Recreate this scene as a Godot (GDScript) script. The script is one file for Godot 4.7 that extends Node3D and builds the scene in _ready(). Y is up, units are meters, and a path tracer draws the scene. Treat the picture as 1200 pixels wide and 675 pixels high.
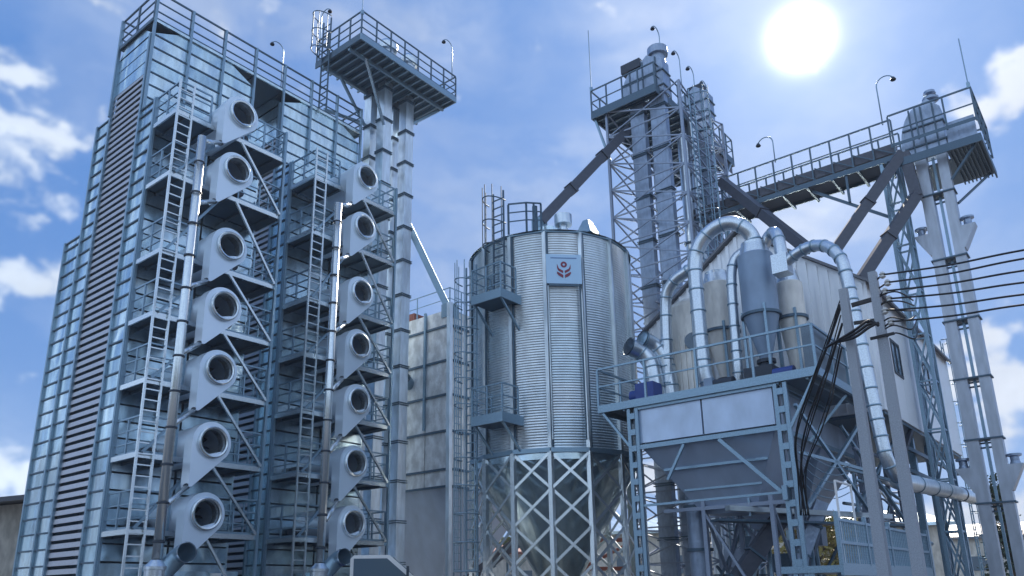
extends Node3D
# World axes: x runs along the wall that carries the fans, y is up, and -z runs along the louvred side of the dryers.
# at(u, y, w) puts a point u metres along x, y metres up and w metres along -z. The camera stands at at(0, 1.6, 0).
const FOCAL := 917.26      # pixels, for a picture 1200 wide
const CENTRE := Vector2(600, 424.65)
var cam: Camera3D
var m := {}
var boxes := {}
var taken := {}
var origin := {}
var rng := RandomNumberGenerator.new()

func at(u: float, y: float, w: float) -> Vector3:
	return Vector3(u, y, -w)

func ray(x: float, y: float) -> Vector3:
	return (cam.basis * Vector3((x - CENTRE.x) / FOCAL, -(y - CENTRE.y) / FOCAL, -1)).normalized()

# ---------------------------------------------------------------- tree of things
func numbered(called: String) -> String:
	var n: int = taken.get(called, 0)
	taken[called] = n + 1
	return called if n == 0 else "%s_%03d" % [called, n]

func thing(called: String, label: String, category: String, base: Vector3, group := "", parent_kind := "") -> Node3D:
	var o := Node3D.new()
	o.name = numbered(called)
	add_child(o)
	o.position = base
	origin[o] = base
	o.set_meta("label", label)
	if parent_kind != "": o.set_meta("kind", parent_kind)
	else:
		o.set_meta("kind", "thing")
		o.set_meta("category", category)
	if group != "": o.set_meta("group", group)
	return o

func org(o: Node) -> Vector3:
	return origin.get(o, Vector3.ZERO)

func put(parent: Node, called: String, mesh: Mesh, where: Vector3, turn := Basis()) -> MeshInstance3D:
	var o := MeshInstance3D.new()
	o.name = called
	o.mesh = mesh
	parent.add_child(o, true)
	o.position = where - org(parent)
	o.basis = turn
	origin[o] = where
	return o

func box(parent: Node, called: String, c: Vector3, size: Vector3, mt: Material, turn := Basis()) -> MeshInstance3D:
	var key := [size.snapped(Vector3.ONE * .002), mt]
	if not boxes.has(key):
		var b := BoxMesh.new()
		b.size = size.snapped(Vector3.ONE * .002)
		b.material = mt
		boxes[key] = b
	return put(parent, called, boxes[key], c, turn)

# a box between two corners given as (u, y, w)
func slab(parent: Node, called: String, a: Vector3, b: Vector3, mt: Material) -> MeshInstance3D:
	var lo := a.min(b)
	var hi := a.max(b)
	var s := hi - lo
	return box(parent, called, at((lo.x + hi.x) / 2, (lo.y + hi.y) / 2, (lo.z + hi.z) / 2), s, mt)

func aim(d: Vector3) -> Basis:
	var f := d.normalized()
	var up := Vector3.UP if absf(f.y) < .98 else Vector3.RIGHT
	var x := up.cross(f).normalized()
	return Basis(x, f.cross(x), f)

func bar(parent: Node, called: String, a: Vector3, b: Vector3, wide: float, tall: float, mt: Material) -> MeshInstance3D:
	return box(parent, called, (a + b) / 2, Vector3(wide, tall, snappedf(a.distance_to(b), .01)), mt, aim(b - a))

func rod(parent: Node, called: String, a: Vector3, b: Vector3, r: float, mt: Material, sides := 10) -> MeshInstance3D:
	var key := ["rod", snappedf(a.distance_to(b), .01), r, sides, mt]
	if not boxes.has(key):
		var c := CylinderMesh.new()
		c.top_radius = r
		c.bottom_radius = r
		c.height = key[1]
		c.radial_segments = sides
		c.rings = 0
		c.material = mt
		boxes[key] = c
	var z := aim(b - a)
	return put(parent, called, boxes[key], (a + b) / 2, Basis(z.x, z.z, -z.y))

# ---------------------------------------------------------------- SurfaceTool shapes, in world coordinates
func start(smooth := false) -> SurfaceTool:
	var st := SurfaceTool.new()
	st.begin(Mesh.PRIMITIVE_TRIANGLES)
	st.set_smooth_group(0 if smooth else -1)
	return st

func tri(st: SurfaceTool, a: Vector3, b: Vector3, c: Vector3) -> void:
	st.add_vertex(a)
	st.add_vertex(b)
	st.add_vertex(c)

func quad(st: SurfaceTool, a: Vector3, b: Vector3, c: Vector3, d: Vector3) -> void:
	tri(st, a, b, c)
	tri(st, a, c, d)

func sbeam(st: SurfaceTool, a: Vector3, b: Vector3, wide: float, tall: float) -> void:
	var z := aim(b - a)
	var x := z.x * wide / 2
	var y := z.y * tall / 2
	var p := [a - x - y, a + x - y, a + x + y, a - x + y, b - x - y, b + x - y, b + x + y, b - x + y]
	for q in [[3, 2, 1, 0], [4, 5, 6, 7], [0, 1, 5, 4], [2, 3, 7, 6], [1, 2, 6, 5], [3, 0, 4, 7]]:
		quad(st, p[q[0]], p[q[3]], p[q[2]], p[q[1]])

func done(st: SurfaceTool, parent: Node, called: String, mt: Material, base := Vector3.INF) -> MeshInstance3D:
	st.generate_normals()
	st.set_material(mt)
	var o := MeshInstance3D.new()
	o.name = called
	o.mesh = st.commit()
	parent.add_child(o, true)
	o.position = -org(parent)
	origin[o] = Vector3.ZERO
	return o

func smooth_path(pts: Array, steps := 6) -> Array:
	if pts.size() < 3: return pts
	var out := []
	for i in pts.size() - 1:
		var p0: Vector3 = pts[maxi(i - 1, 0)]
		var p1: Vector3 = pts[i]
		var p2: Vector3 = pts[i + 1]
		var p3: Vector3 = pts[mini(i + 2, pts.size() - 1)]
		for k in steps:
			out.append(p1.cubic_interpolate(p2, p0, p3, float(k) / steps))
	out.append(pts[-1])
	return out

func stube(st: SurfaceTool, pts: Array, r: float, sides := 14, caps := true) -> void:
	var rings := []
	var x := Vector3.ZERO
	for i in pts.size():
		var d: Vector3 = (pts[mini(i + 1, pts.size() - 1)] - pts[maxi(i - 1, 0)]).normalized()
		if x == Vector3.ZERO: x = aim(d).x
		x = (x - d * x.dot(d)).normalized()
		var y := d.cross(x)
		var ring := []
		for k in sides:
			var a := TAU * k / sides
			ring.append(pts[i] + (x * cos(a) + y * sin(a)) * r)
		rings.append(ring)
	for i in rings.size() - 1:
		for k in sides:
			var l := (k + 1) % sides
			quad(st, rings[i][k], rings[i + 1][k], rings[i + 1][l], rings[i][l])
	if caps:
		for k in sides:
			var l := (k + 1) % sides
			tri(st, pts[0], rings[0][k], rings[0][l])
			tri(st, pts[-1], rings[-1][l], rings[-1][k])

func tube(parent: Node, called: String, pts: Array, r: float, mt: Material, sides := 14, caps := true) -> MeshInstance3D:
	var st := start(true)
	stube(st, pts, r, sides, caps)
	return done(st, parent, called, mt)

# profile: [radius, height] pairs, from bottom to top, round a vertical axis through base
func lathe(parent: Node, called: String, base: Vector3, profile: Array, mt: Material, sides := 32, smooth := true) -> MeshInstance3D:
	var st := start(smooth)
	for i in profile.size() - 1:
		if smooth: st.set_smooth_group(i)
		for k in sides:
			var a := TAU * k / sides
			var b := TAU * (k + 1) / sides
			var p := func(j: int, t: float) -> Vector3: return base + Vector3(cos(t) * profile[j][0], profile[j][1], sin(t) * profile[j][0])
			quad(st, p.call(i, a), p.call(i, b), p.call(i + 1, b), p.call(i + 1, a))
	return done(st, parent, called, mt)

# an outline of 2-D points extruded: o + x * px + y * py, thick along n
func plate(parent: Node, called: String, outline: PackedVector2Array, o: Vector3, x: Vector3, y: Vector3, n: Vector3, mt: Material, smooth_side := false) -> MeshInstance3D:
	var st := start(false)
	var idx := Geometry2D.triangulate_polygon(outline)
	for i in range(0, idx.size(), 3):
		var t := []
		for k in 3: t.append(o + x * outline[idx[i + k]].x + y * outline[idx[i + k]].y)
		tri(st, t[0], t[1], t[2])
		tri(st, t[2] + n, t[1] + n, t[0] + n)
	if smooth_side: st.set_smooth_group(1)
	for i in outline.size():
		var a := o + x * outline[i].x + y * outline[i].y
		var j := (i + 1) % outline.size()
		var b := o + x * outline[j].x + y * outline[j].y
		quad(st, a, b, b + n, a + n)
	return done(st, parent, called, mt)

# a frustum between two rectangles given by their corners
func funnel(parent: Node, called: String, top: Array, bottom: Array, mt: Material, capped := true) -> MeshInstance3D:
	var st := start(false)
	for i in 4:
		var j := (i + 1) % 4
		quad(st, top[i], top[j], bottom[j], bottom[i])
	if capped:
		quad(st, top[3], top[2], top[1], top[0])
		quad(st, bottom[0], bottom[1], bottom[2], bottom[3])
	return done(st, parent, called, mt)

func rect(u0: float, u1: float, w0: float, w1: float, y: float) -> Array:
	return [at(u0, y, w0), at(u1, y, w0), at(u1, y, w1), at(u0, y, w1)]

# rails along a line of points at floor level, with a post at every corner and in between
func railing(parent: Node, pts: Array, mt: Material, tall := 1.1, apart := 1.0, thick := .04, levels := [1.0, .66, .33], toe := true) -> MeshInstance3D:
	var st := start()
	for i in pts.size() - 1:
		for k in levels.size():
			sbeam(st, pts[i] + Vector3.UP * tall * levels[k], pts[i + 1] + Vector3.UP * tall * levels[k], thick if k == 0 else thick * .75, thick if k == 0 else thick * .75)
		if toe: sbeam(st, pts[i] + Vector3.UP * .06, pts[i + 1] + Vector3.UP * .06, .012, .12)
	var r := done(st, parent, "railing", mt)
	for i in pts.size() - 1:
		var n := maxi(1, roundi(pts[i].distance_to(pts[i + 1]) / apart))
		for k in n + (1 if i == pts.size() - 2 else 0):
			var p: Vector3 = pts[i].lerp(pts[i + 1], float(k) / n)
			box(r, "post", p + Vector3.UP * (tall / 2 - .03), Vector3(thick * 1.1, tall, thick * 1.1), mt)
	return r

func ladder(parent: Node, foot: Vector3, top_y: float, side: Vector3, mt: Material, wide := .45, thick := .05, cage_from := -1.0, out := Vector3.ZERO) -> MeshInstance3D:
	var st := start()
	for s in [-.5, .5]:
		sbeam(st, foot + side * wide * s, Vector3(foot.x, top_y, foot.z) + side * wide * s, thick, thick)
	var l := done(st, parent, "ladder", mt)
	var y := foot.y + .25
	while y < top_y - .1:
		bar(l, "rung", Vector3(foot.x, y, foot.z) - side * wide / 2, Vector3(foot.x, y, foot.z) + side * wide / 2, .035, .035, mt)
		y += .3
	if cage_from >= 0:
		var c := Vector3(foot.x, 0, foot.z)
		var hoop := func(h: float) -> Array:
			var ps := []
			for k in 11:
				var a := PI * k / 10.0
				ps.append(c + Vector3.UP * h + side * cos(a) * .36 + out * (.05 + sin(a) * .66))
			return ps
		var h := cage_from
		while h < top_y + .05:
			tube(l, "cage_hoop", hoop.call(h), .022, mt, 5)
			h += .85
		for k in [1, 3, 5, 7, 9]:
			var p: Vector3 = hoop.call(0.0)[k]
			rod(l, "cage_bar", p + Vector3.UP * cage_from, p + Vector3.UP * top_y, .018, mt, 5)
	return l

# gooseneck lamp: thin pole, hook and a small shade
func lamp(where: Vector3, tall: float, side: Vector3, label: String) -> void:
	var t := thing("gooseneck_lamp", label, "lamp", where, "gooseneck lamps on the platforms")
	var pts := [where, where + Vector3.UP * (tall - .35)]
	for k in range(1, 8):
		var a := PI * k / 7.0 * .85
		pts.append(where + Vector3.UP * (tall - .35 + sin(a) * .3) + side * (1 - cos(a)) * .3)
	tube(t, "pole", pts, .022, m.steel, 6)
	var e: Vector3 = pts[-1]
	lathe(t, "lamp_shade", e + Vector3.DOWN * .12, [[.09, 0], [.1, .03], [.05, .12], [.0, .13]], m.dark, 10)

func rodmast(where: Vector3, tall: float, label: String) -> void:
	var t := thing("lightning_rod", label, "lightning rod", where, "lightning rods on the platforms")
	rod(t, "rod", where, where + Vector3.UP * tall, .02, m.steel, 6)
	box(t, "clamp", where + Vector3.UP * .1, Vector3(.1, .2, .1), m.steel)

# a lattice of four legs with struts and diagonals on each side
func lattice(t: Node, cs: Array, y0: float, y1: float, step: float, leg: float, brace: float, mt: Material, crossed := false) -> void:
	for c in cs: box(t, "leg", Vector3(c.x, (y0 + y1) / 2, c.z), Vector3(leg, y1 - y0, leg), mt)
	var n := roundi((y1 - y0) / step)
	var h := (y1 - y0) / n
	for i in n:
		for f in cs.size():
			var a: Vector3 = cs[f]
			var b: Vector3 = cs[(f + 1) % cs.size()]
			a.y = y0 + h * i
			b.y = a.y
			var up := Vector3.UP * h
			if i > 0: bar(t, "strut", a, b, brace, brace, mt)
			if crossed or (i + f) % 2 == 0: bar(t, "brace", a, b + up, brace, brace, mt)
			if crossed or (i + f) % 2 == 1: bar(t, "brace", b, a + up, brace, brace * .9, mt)

# ---------------------------------------------------------------- materials
func noise_texture(freq: float, octaves: int, low: float, high: float, sd: int, normal := 0.0, size := 512) -> NoiseTexture2D:
	var t := NoiseTexture2D.new()
	var n := FastNoiseLite.new()
	n.noise_type = FastNoiseLite.TYPE_SIMPLEX_SMOOTH
	n.seed = sd
	n.frequency = freq
	n.fractal_octaves = octaves
	t.width = size
	t.height = size
	t.seamless = true
	t.noise = n
	if normal > 0:
		t.as_normal_map = true
		t.bump_strength = normal
	else:
		var g := Gradient.new()
		g.colors = PackedColorArray([Color(low, low, low), Color(high, high, high)])
		g.offsets = PackedFloat32Array([.2, .8])
		t.color_ramp = g
	return t

func mat(called: String, c: Color, metal: float, rough: float, tex: Texture2D = null, scale := Vector3.ONE, normal: Texture2D = null, bend := .3) -> StandardMaterial3D:
	var s := StandardMaterial3D.new()
	s.resource_name = called
	s.albedo_color = c.linear_to_srgb()
	s.metallic = metal
	s.roughness = rough
	s.uv1_triplanar = true
	s.uv1_world_triplanar = true
	s.uv1_scale = scale
	if tex: s.albedo_texture = tex
	if normal:
		s.normal_enabled = true
		s.normal_texture = normal
		s.normal_scale = bend
	m[called] = s
	return s

func materials() -> void:
	var mottle := noise_texture(.014, 4, .91, 1.0, 3)
	var fine := noise_texture(.06, 4, .88, 1.0, 5)
	var stain := noise_texture(.012, 6, .82, 1.0, 8)
	var dent := noise_texture(.0045, 1, 0, 1, 11, 10.0)
	var rough_bump := noise_texture(.05, 5, 0, 1, 12, 6.0)
	# sheet metal: three shades of galvanising so that neighbouring panels differ
	mat("sheet", Color(.53, .70, .79), .92, .22, mottle, Vector3(.5, .16, .5), dent, .55)
	mat("sheet_pale", Color(.65, .79, .86), .92, .23, mottle, Vector3(.5, .16, .5), dent, .55)
	mat("sheet_dull", Color(.43, .59, .69), .92, .26, mottle, Vector3(.5, .16, .5), dent, .55)
	mat("inner", Color(.18, .24, .30), .4, .55, fine)
	mat("slat", Color(.56, .57, .62), .5, .4, fine, Vector3(.6, .6, .6))
	mat("steel", Color(.27, .40, .51), .6, .38, fine, Vector3(.8, .8, .8))
	mat("bright", Color(.76, .83, .87), .85, .26, fine, Vector3(.8, .8, .8))
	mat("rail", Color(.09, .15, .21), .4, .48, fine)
	mat("lattice", Color(.30, .36, .47), .5, .45, fine)
	mat("grating", Color(.10, .13, .17), .0, .85, fine)
	mat("dark", Color(.04, .055, .08), .3, .5, fine)
	mat("painted", Color(.50, .61, .78), .3, .3, mottle, Vector3(.16, .1, .16))
	mat("painted_dull", Color(.26, .36, .50), .15, .42, mottle, Vector3(.16, .1, .16))
	mat("fan", Color(.68, .80, .93), .3, .3)
	mat("fan_worn", Color(.63, .75, .88), .3, .36)
	mat("fan_fresh", Color(.72, .83, .95), .3, .27)
	mat("corrugated", Color(.67, .78, .84), .85, .28, mottle, Vector3(.4, .12, .4))
	mat("corrugated_pale", Color(.73, .80, .84), .85, .28, mottle, Vector3(.4, .12, .4))
	mat("corrugated_dull", Color(.67, .75, .80), .85, .28, mottle, Vector3(.4, .12, .4))
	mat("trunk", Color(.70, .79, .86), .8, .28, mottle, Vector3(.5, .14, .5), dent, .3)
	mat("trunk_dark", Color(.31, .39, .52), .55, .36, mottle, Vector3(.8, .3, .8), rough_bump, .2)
	mat("trunk_grey", Color(.44, .49, .57), .4, .4, mottle, Vector3(.5, .14, .5), dent, .2)
	mat("spout", Color(.085, .095, .125), .3, .5, mottle, Vector3(.8, .8, .8))
	mat("duct", Color(.66, .74, .82), .85, .28, fine, Vector3(.7, .7, .7), dent, .25)
	mat("concrete", Color(.82, .87, .91), .0, .6, stain, Vector3(.35, .2, .35), rough_bump, .2)
	mat("pole_concrete", Color(.40, .44, .50), 0, .9, fine, Vector3(1.5, 1.5, 1.5), rough_bump, .15)
	mat("cream", Color(.84, .82, .77), .05, .42, mottle, Vector3(.6, .2, .6))
	mat("cladding", Color(.80, .83, .87), .15, .4)
	mat("roof", Color(.16, .17, .2), .3, .5, fine)
	mat("cable", Color(.012, .013, .018), 0, .5)
	mat("blue_paint", Color(.02, .06, .28), 0, .4)
	mat("sign_board", Color(.42, .62, .82), 0, .35)
	mat("sign_red", Color(.22, .03, .06), 0, .5)
	mat("sign_ink", Color(.16, .26, .46), 0, .5)
	mat("white_paint", Color(.78, .78, .78), 0, .3)
	mat("rust_red", Color(.22, .07, .05), 0, .6)
	mat("porcelain", Color(.6, .6, .58), 0, .25)
	mat("asphalt", Color(.13, .13, .135), 0, .92, stain, Vector3(.2, .2, .2), rough_bump, .5)
	mat("plaster", Color(.62, .60, .54), 0, .85, stain, Vector3(.5, .2, .5))
	mat("bark", Color(.09, .065, .045), 0, .9, fine)
	mat("leaf", Color(.09, .12, .03), 0, .7)
	mat("leaf_yellow", Color(.22, .19, .05), 0, .7)
	mat("leaf_dark", Color(.03, .055, .03), 0, .7)
	var g := mat("glass", Color(.10, .15, .2), .0, .06)
	g.metallic_specular = .8

# ---------------------------------------------------------------- sky
func sky_image(sun: Vector3) -> Image:
	var wd := 2048
	var ht := 1024
	var n := FastNoiseLite.new()
	n.noise_type = FastNoiseLite.TYPE_SIMPLEX_SMOOTH
	n.seed = 21
	n.frequency = 1.0
	n.fractal_octaves = 6
	n.fractal_gain = .57
	# where the photograph shows clouds: x, y in the picture, half width, half height in pixels, thickness
	var spots := []
	for s in [[55, 232, 75, 40, .62], [30, 110, 70, 50, .42], [120, 20, 60, 45, .5], [45, 325, 50, 22, .62], [20, 170, 60, 30, .35], [10, 420, 60, 18, .3], [20, 560, 60, 25, .55], [330, 20, 200, 60, .26], [520, 30, 90, 50, .16], [690, 165, 60, 22, .2], [755, 40, 80, 40, .18], [620, 225, 130, 60, .22], [1185, 85, 55, 40, .62], [1165, 135, 40, 25, .5], [1190, 445, 60, 28, .7], [1150, 430, 45, 25, .5], [1185, 390, 50, 12, .45], [960, 260, 120, 50, .29], [1200, 620, 200, 60, .6], [560, 330, 120, 60, .2], [800, 560, 160, 60, .5]]:
		spots.append([ray(s[0], s[1]), s[2] / FOCAL, s[3] / FOCAL, s[4]])
	var im := Image.create_empty(wd, ht, false, Image.FORMAT_RGBF)
	var half := ht / 2
	var fore := ray(600, 330)
	for j in half + 2:
		var el := PI / 2 - (j + .5) / ht * PI
		var sy := sin(el)
		var cy := cos(el)
		var low := pow(1.0 - clampf(sy, 0, 1), 4.0)
		for i in wd:
			var az := (i + .5) / wd * TAU
			var d := Vector3(sin(az) * cy, sy, -cos(az) * cy)
			var ang := acos(clampf(d.dot(sun), -1, 1))
			var c := Vector3(.058, .165, .428).lerp(Vector3(.22, .355, .585), low)
			c += Vector3(.075, .095, .12) * exp(-ang / .5) + Vector3(.34, .33, .30) * exp(-ang / .13)
			# clouds
			var bias := -.36
			var thin := 0.0
			var ahead := d.dot(fore)
			bias = lerpf(.15, bias, smoothstep(.25, .6, ahead))
			if ahead > .1:
				for s in spots:
					var q: Vector3 = s[0]
					if d.dot(q) > .85:
						var side := Vector3.UP.cross(q).normalized()
						var up := q.cross(side)
						var e := d - q
						var r := Vector2(e.dot(side) / s[1], e.dot(up) / s[2]).length_squared()
						if s[3] < .3: thin += s[3] * 1.05 * exp(-r)
						else: bias += s[3] * exp(-r)
			bias += low * .12
			var p := Vector3(d.x, d.y * 1.7, d.z) * 6.0
			p += Vector3(n.get_noise_3dv(p * .6), n.get_noise_3dv(p * .6 + Vector3(5, 5, 5)), 0) * .5
			var f := n.get_noise_3dv(p) + n.get_noise_3dv(p * 3.1 + Vector3(7, 3, 1)) * .35
			var dens := smoothstep(.0, .36, f * .8 + bias)
			var veil := smoothstep(-.3, .9, n.get_noise_3dv(p * .5 + Vector3(3, 9, 2)) + .1) * .24
			var shade := .80 + .14 * n.get_noise_3dv(p * 1.7 + Vector3(1, 1, 9))
			var lit := smoothstep(.5, 2.0, ang)   # clouds away from the sun show their sunlit side
			var cl := Vector3(.58, .64, .74).lerp(Vector3(1.05, 1.27, 1.5), lit) * shade + Vector3(.4, .38, .35) * exp(-ang / .25)
			veil += thin * clampf(.75 + 1.5 * n.get_noise_3dv(Vector3(p.x * .8, p.y * 1.6, p.z * .8) + Vector3(2, 8, 4)), 0, 1.6)
			c = c.lerp(cl, clampf(dens * .88 + veil, 0, .95))
			# the air round the sun, too bright for the film
			c += Vector3(3.6, 3.5, 3.3) * exp(-ang * ang / (.023 * .023))
			im.set_pixel(i, j, Color(c.x, c.y, c.z))
	im.fill_rect(Rect2i(0, half + 2, wd, ht - half - 2), Color(.26, .27, .28))
	return im

func _ready() -> void:
	rng.seed = 7
	cam = Camera3D.new()
	cam.rotation_degrees = Vector3(16.322, -51.39, -.99)
	cam.position = Vector3(0, 1.6, 0)
	cam.set_frustum(.1 * 675 / FOCAL, Vector2(0, .1 * (CENTRE.y - 337.5) / FOCAL), .1, 3000)
	add_child(cam)
	cam.current = true
	var sun := ray(938, 45)
	var env := Environment.new()
	env.tonemap_mode = Environment.TONE_MAPPER_LINEAR
	env.tonemap_exposure = 1.5
	env.background_mode = Environment.BG_SKY
	var pano := PanoramaSkyMaterial.new()
	pano.panorama = ImageTexture.create_from_image(sky_image(sun))
	env.sky = Sky.new()
	env.sky.sky_material = pano
	env.sdfgi_enabled = true
	env.ssao_enabled = true
	env.ssil_enabled = true
	env.fog_enabled = true
	env.fog_density = .0007
	env.fog_light_color = Color(.86, .91, 1.0)
	var we := WorldEnvironment.new()
	we.environment = env
	add_child(we)
	var dl := DirectionalLight3D.new()
	dl.light_energy = 1.6
	dl.light_color = Color(1, .95, .88)
	dl.light_angular_distance = .5
	dl.shadow_enabled = true
	add_child(dl)
	dl.look_at_from_position(Vector3.ZERO, -sun, Vector3.UP)
	materials()
	ground()
	dryers()
	dryer_elevators()
	concrete_bin()
	silo()
	middle_tower()
	catwalk()
	hopper_and_building()
	filters()
	right_elevator()
	poles_and_wires()
	undercroft()
	background()

func ground() -> void:
	var st := start()
	quad(st, at(-800, 0, -800), at(-800, 0, 800), at(800, 0, 800), at(800, 0, -800))
	var g := done(st, self, "ground", m.asphalt)
	g.set_meta("kind", "structure")
	g.set_meta("label", "pale grey concrete yard under the whole plant")

# ---------------------------------------------------------------- grain dryers on the left
const DECKS := [16.02, 13.86, 11.34, 9.38, 7.42, 5.34, 3.3]
const ORDINAL := ["top", "second", "third", "fourth", "fifth", "sixth", "seventh"]

func lean() -> Basis:
	return Basis(Vector3(rng.randf_range(-1, 1), rng.randf_range(-1, 1), rng.randf_range(-1, 1)).normalized(), rng.randf_range(-.012, .012))

func sheet() -> Material:
	return [m.sheet, m.sheet, m.sheet_pale, m.sheet_dull, m.sheet_pale][rng.randi() % 5]

func dryer(u0: float, label: String) -> void:
	var u1 := u0 + 3.87
	var t := thing("dryer_tower", label, "dryer", at((u0 + u1) / 2, 0, 25), "paired grain dryer towers")
	# dark inner walls, 4 cm behind the panels
	slab(t, "inner_wall", Vector3(u0 + .2, 0, 22.68), Vector3(u1 - .05, 17.05, 23.4), m.inner)
	slab(t, "inner_wall", Vector3(u0 + .7, 0, 23.66), Vector3(u1 - .05, 20.1, 25.7), m.inner)
	for w in [23.47, 25.74]: slab(t, "bulkhead", Vector3(u0 + .08, 0, w), Vector3(u0 + .75, 20.1, w + .03), m.inner)
	slab(t, "inner_wall", Vector3(u0 + .2, 0, 25.8), Vector3(u1 - .05, 17.75, 26.75), m.inner)
	slab(t, "inner_wall", Vector3(u0 + .2, 0, 26.75), Vector3(u1 - .05, 13.6, 28), m.inner)
	funnel(t, "hipped_cap", rect(u0 + .88, u1 - .88, 23.85, 25.2, 20.57), rect(u0, u1, 23.45, 25.78, 20.13), m.sheet)
	plate(t, "top_panel", PackedVector2Array([Vector2(u0, 20.13), Vector2(u0 + .95, 20.59), Vector2(u1 - .95, 20.59), Vector2(u1, 20.13)]), at(0, 0, 23.43), Vector3.RIGHT, Vector3.UP, Vector3(0, 0, -.08), m.sheet)
	plate(t, "top_panel", PackedVector2Array([Vector2(23.45, 20.13), Vector2(24.1, 20.59), Vector2(25.2, 20.59), Vector2(25.78, 20.13)]), at(u0 - .01, 0, 0), Vector3.FORWARD, Vector3.UP, Vector3(.08, 0, 0), m.sheet)
	slab(t, "plenum_roof", Vector3(u0 - .03, 17.05, 22.45), Vector3(u1 + .03, 17.12, 23.46), m.sheet)
	slab(t, "shoulder_roof", Vector3(u0 - .03, 17.75, 25.77), Vector3(u1 + .03, 17.82, 26.8), m.sheet)
	slab(t, "shoulder_roof", Vector3(u0 - .03, 13.6, 26.8), Vector3(u1 + .03, 13.67, 28.05), m.sheet)
	# the sunny side away from the camera, plain sheets
	for side in [[22.5, 23.45, 17.05], [23.5, 25.7, 20.1], [25.78, 26.72, 17.75], [26.78, 28.0, 13.6]]:
		for k in 4: slab(t, "side_sheet", Vector3(u1 - .04, side[2] * k / 4.0, side[0]), Vector3(u1 + .02, side[2] * (k + 1) / 4.0 - .02, side[1]), m.sheet_pale)
	# the louvred side, facing -u: three columns of panels and one of slats
	for col in [[22.53, 23.43, 17.05], [25.83, 26.68, 17.75], [26.83, 27.95, 13.6]]:
		var y := .62
		while y < col[2] - .2:
			var top := minf(y + .435, col[2] - .02)
			slab(t, "panel", Vector3(u0 - .01, y, col[0]), Vector3(u0 + .07, top, col[1]), sheet()).basis = lean()
			slab(t, "rib", Vector3(u0 - .05, top + .004, col[0]), Vector3(u0 + .05, top + .05, col[1]), m.rail)  # added bar, its dark colour standing for the shade at the panel joint
			y += .49
	slab(t, "panel", Vector3(u0 - .01, .62, 23.56), Vector3(u0 + .07, 2.2, 25.7), m.sheet_dull)
	for k in 3:
		slab(t, "panel", Vector3(u0 - .01, 18.6 + k * .5, 23.56), Vector3(u0 + .07, 19.05 + k * .5, 25.7), m.sheet)
	var y := 2.3
	while y < 18.5:
		box(t, "louvre_slat", at(u0 - .0, y + .06, 24.63), Vector3(.02, .15, 2.14), m.slat, Basis(Vector3.BACK, -.14))
		y += .245
	for w in [22.48, 23.49, 25.76, 26.75, 28.02]:
		var top: float = {22.48: 17.1, 23.49: 20.1, 25.76: 20.1, 26.75: 17.8, 28.02: 13.65}[w]
		box(t, "corner_post", at(u0 - .03, top / 2, w), Vector3(.1, top, .1), m.steel)
	# the plenum's face behind the decks, two panels wide
	for b in 2:
		var a := u0 + .05 + b * 1.92
		var h := .62
		while h < 16.9:
			slab(t, "panel", Vector3(a, h, 22.47), Vector3(a + 1.85, h + .435, 22.56), sheet()).basis = lean()
			h += .49
	# upper front wall, three bays of panels
	for b in 3:
		for r in 6:
			var a := u0 + .06 + b * 1.29
			slab(t, "panel", Vector3(a, 17.16 + r * .495, 23.43), Vector3(a + 1.2, 17.6 + r * .495, 23.52), sheet()).basis = lean()
			slab(t, "rib", Vector3(a, 17.604 + r * .495, 23.4), Vector3(a + 1.2, 17.65 + r * .495, 23.5), m.rail)  # joint shade put into the dark colour of these added bars too

func gantry(u0: float, beside: String) -> void:
	var u1 := u0 + 3.87
	var t := thing("fan_gantry", "seven steel decks with ladder and rails on the dryer face, " + beside, "gantry", at(u0, 0, 21.2), "fan gantries on the dryer towers")
	for i in DECKS.size():
		var y: float = DECKS[i]
		slab(t, "deck", Vector3(u0, y - .05, 21.05), Vector3(u1, y, 22.44), m.rail)
		for e in [[Vector3(u0, y - .09, 21), Vector3(u1, y + .05, 21.05)], [Vector3(u0 - .05, y - .09, 21), Vector3(u0, y + .05, 22.44)], [Vector3(u1, y - .09, 21), Vector3(u1 + .05, y + .05, 22.44)]]:
			slab(t, "deck_edge", e[0], e[1], m.bright)
		for k in 5:
			slab(t, "joist", Vector3(u0 + .3 + k * .8, y - .13, 21.05), Vector3(u0 + .36 + k * .8, y - .05, 22.44), m.rail)
		railing(t, [at(u0 + .03, y, 22.4), at(u0 + .03, y, 21.05), at(u0 + 1.1, y, 21.05)], m.steel, 1.08, .72, .045)
		railing(t, [at(u0 + 2.3, y, 21.05), at(u1 - .03, y, 21.05), at(u1 - .03, y, 22.4)], m.steel, 1.08, .72, .045)
		if i < DECKS.size() - 1:
			var z: float = DECKS[i + 1]
			bar(t, "brace", at(u0 + 2.2, y - .1, 20.96), at(u1 - .05, z + .06, 20.96), .07, .07, m.bright)
			bar(t, "brace", at(u0 + 1.75, y - .1, 20.96), at(u0 + .12, z + .06, 20.96), .07, .07, m.steel)
			# wall-side plant on each deck: a motor box
			slab(t, "damper_box", Vector3(u0 + .75, z, 22.05), Vector3(u0 + 1.05, z + .42, 22.4), m.dark)
		else:
			bar(t, "brace", at(u0 + 2.2, y - .1, 20.96), at(u1 - .05, .9, 20.96), .07, .07, m.bright)
	ladder(t, at(u0 + .2, 0, 20.95), 17.1, Vector3.RIGHT, m.bright, .46, .06)
	bar(t, "column", at(u1, 0, 20.97), at(u1, 17.1, 20.97), .08, .08, m.steel)
	bar(t, "column", at(u0 - .02, 0, 22.42), at(u0 - .02, 17.1, 22.42), .07, .07, m.steel)

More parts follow.
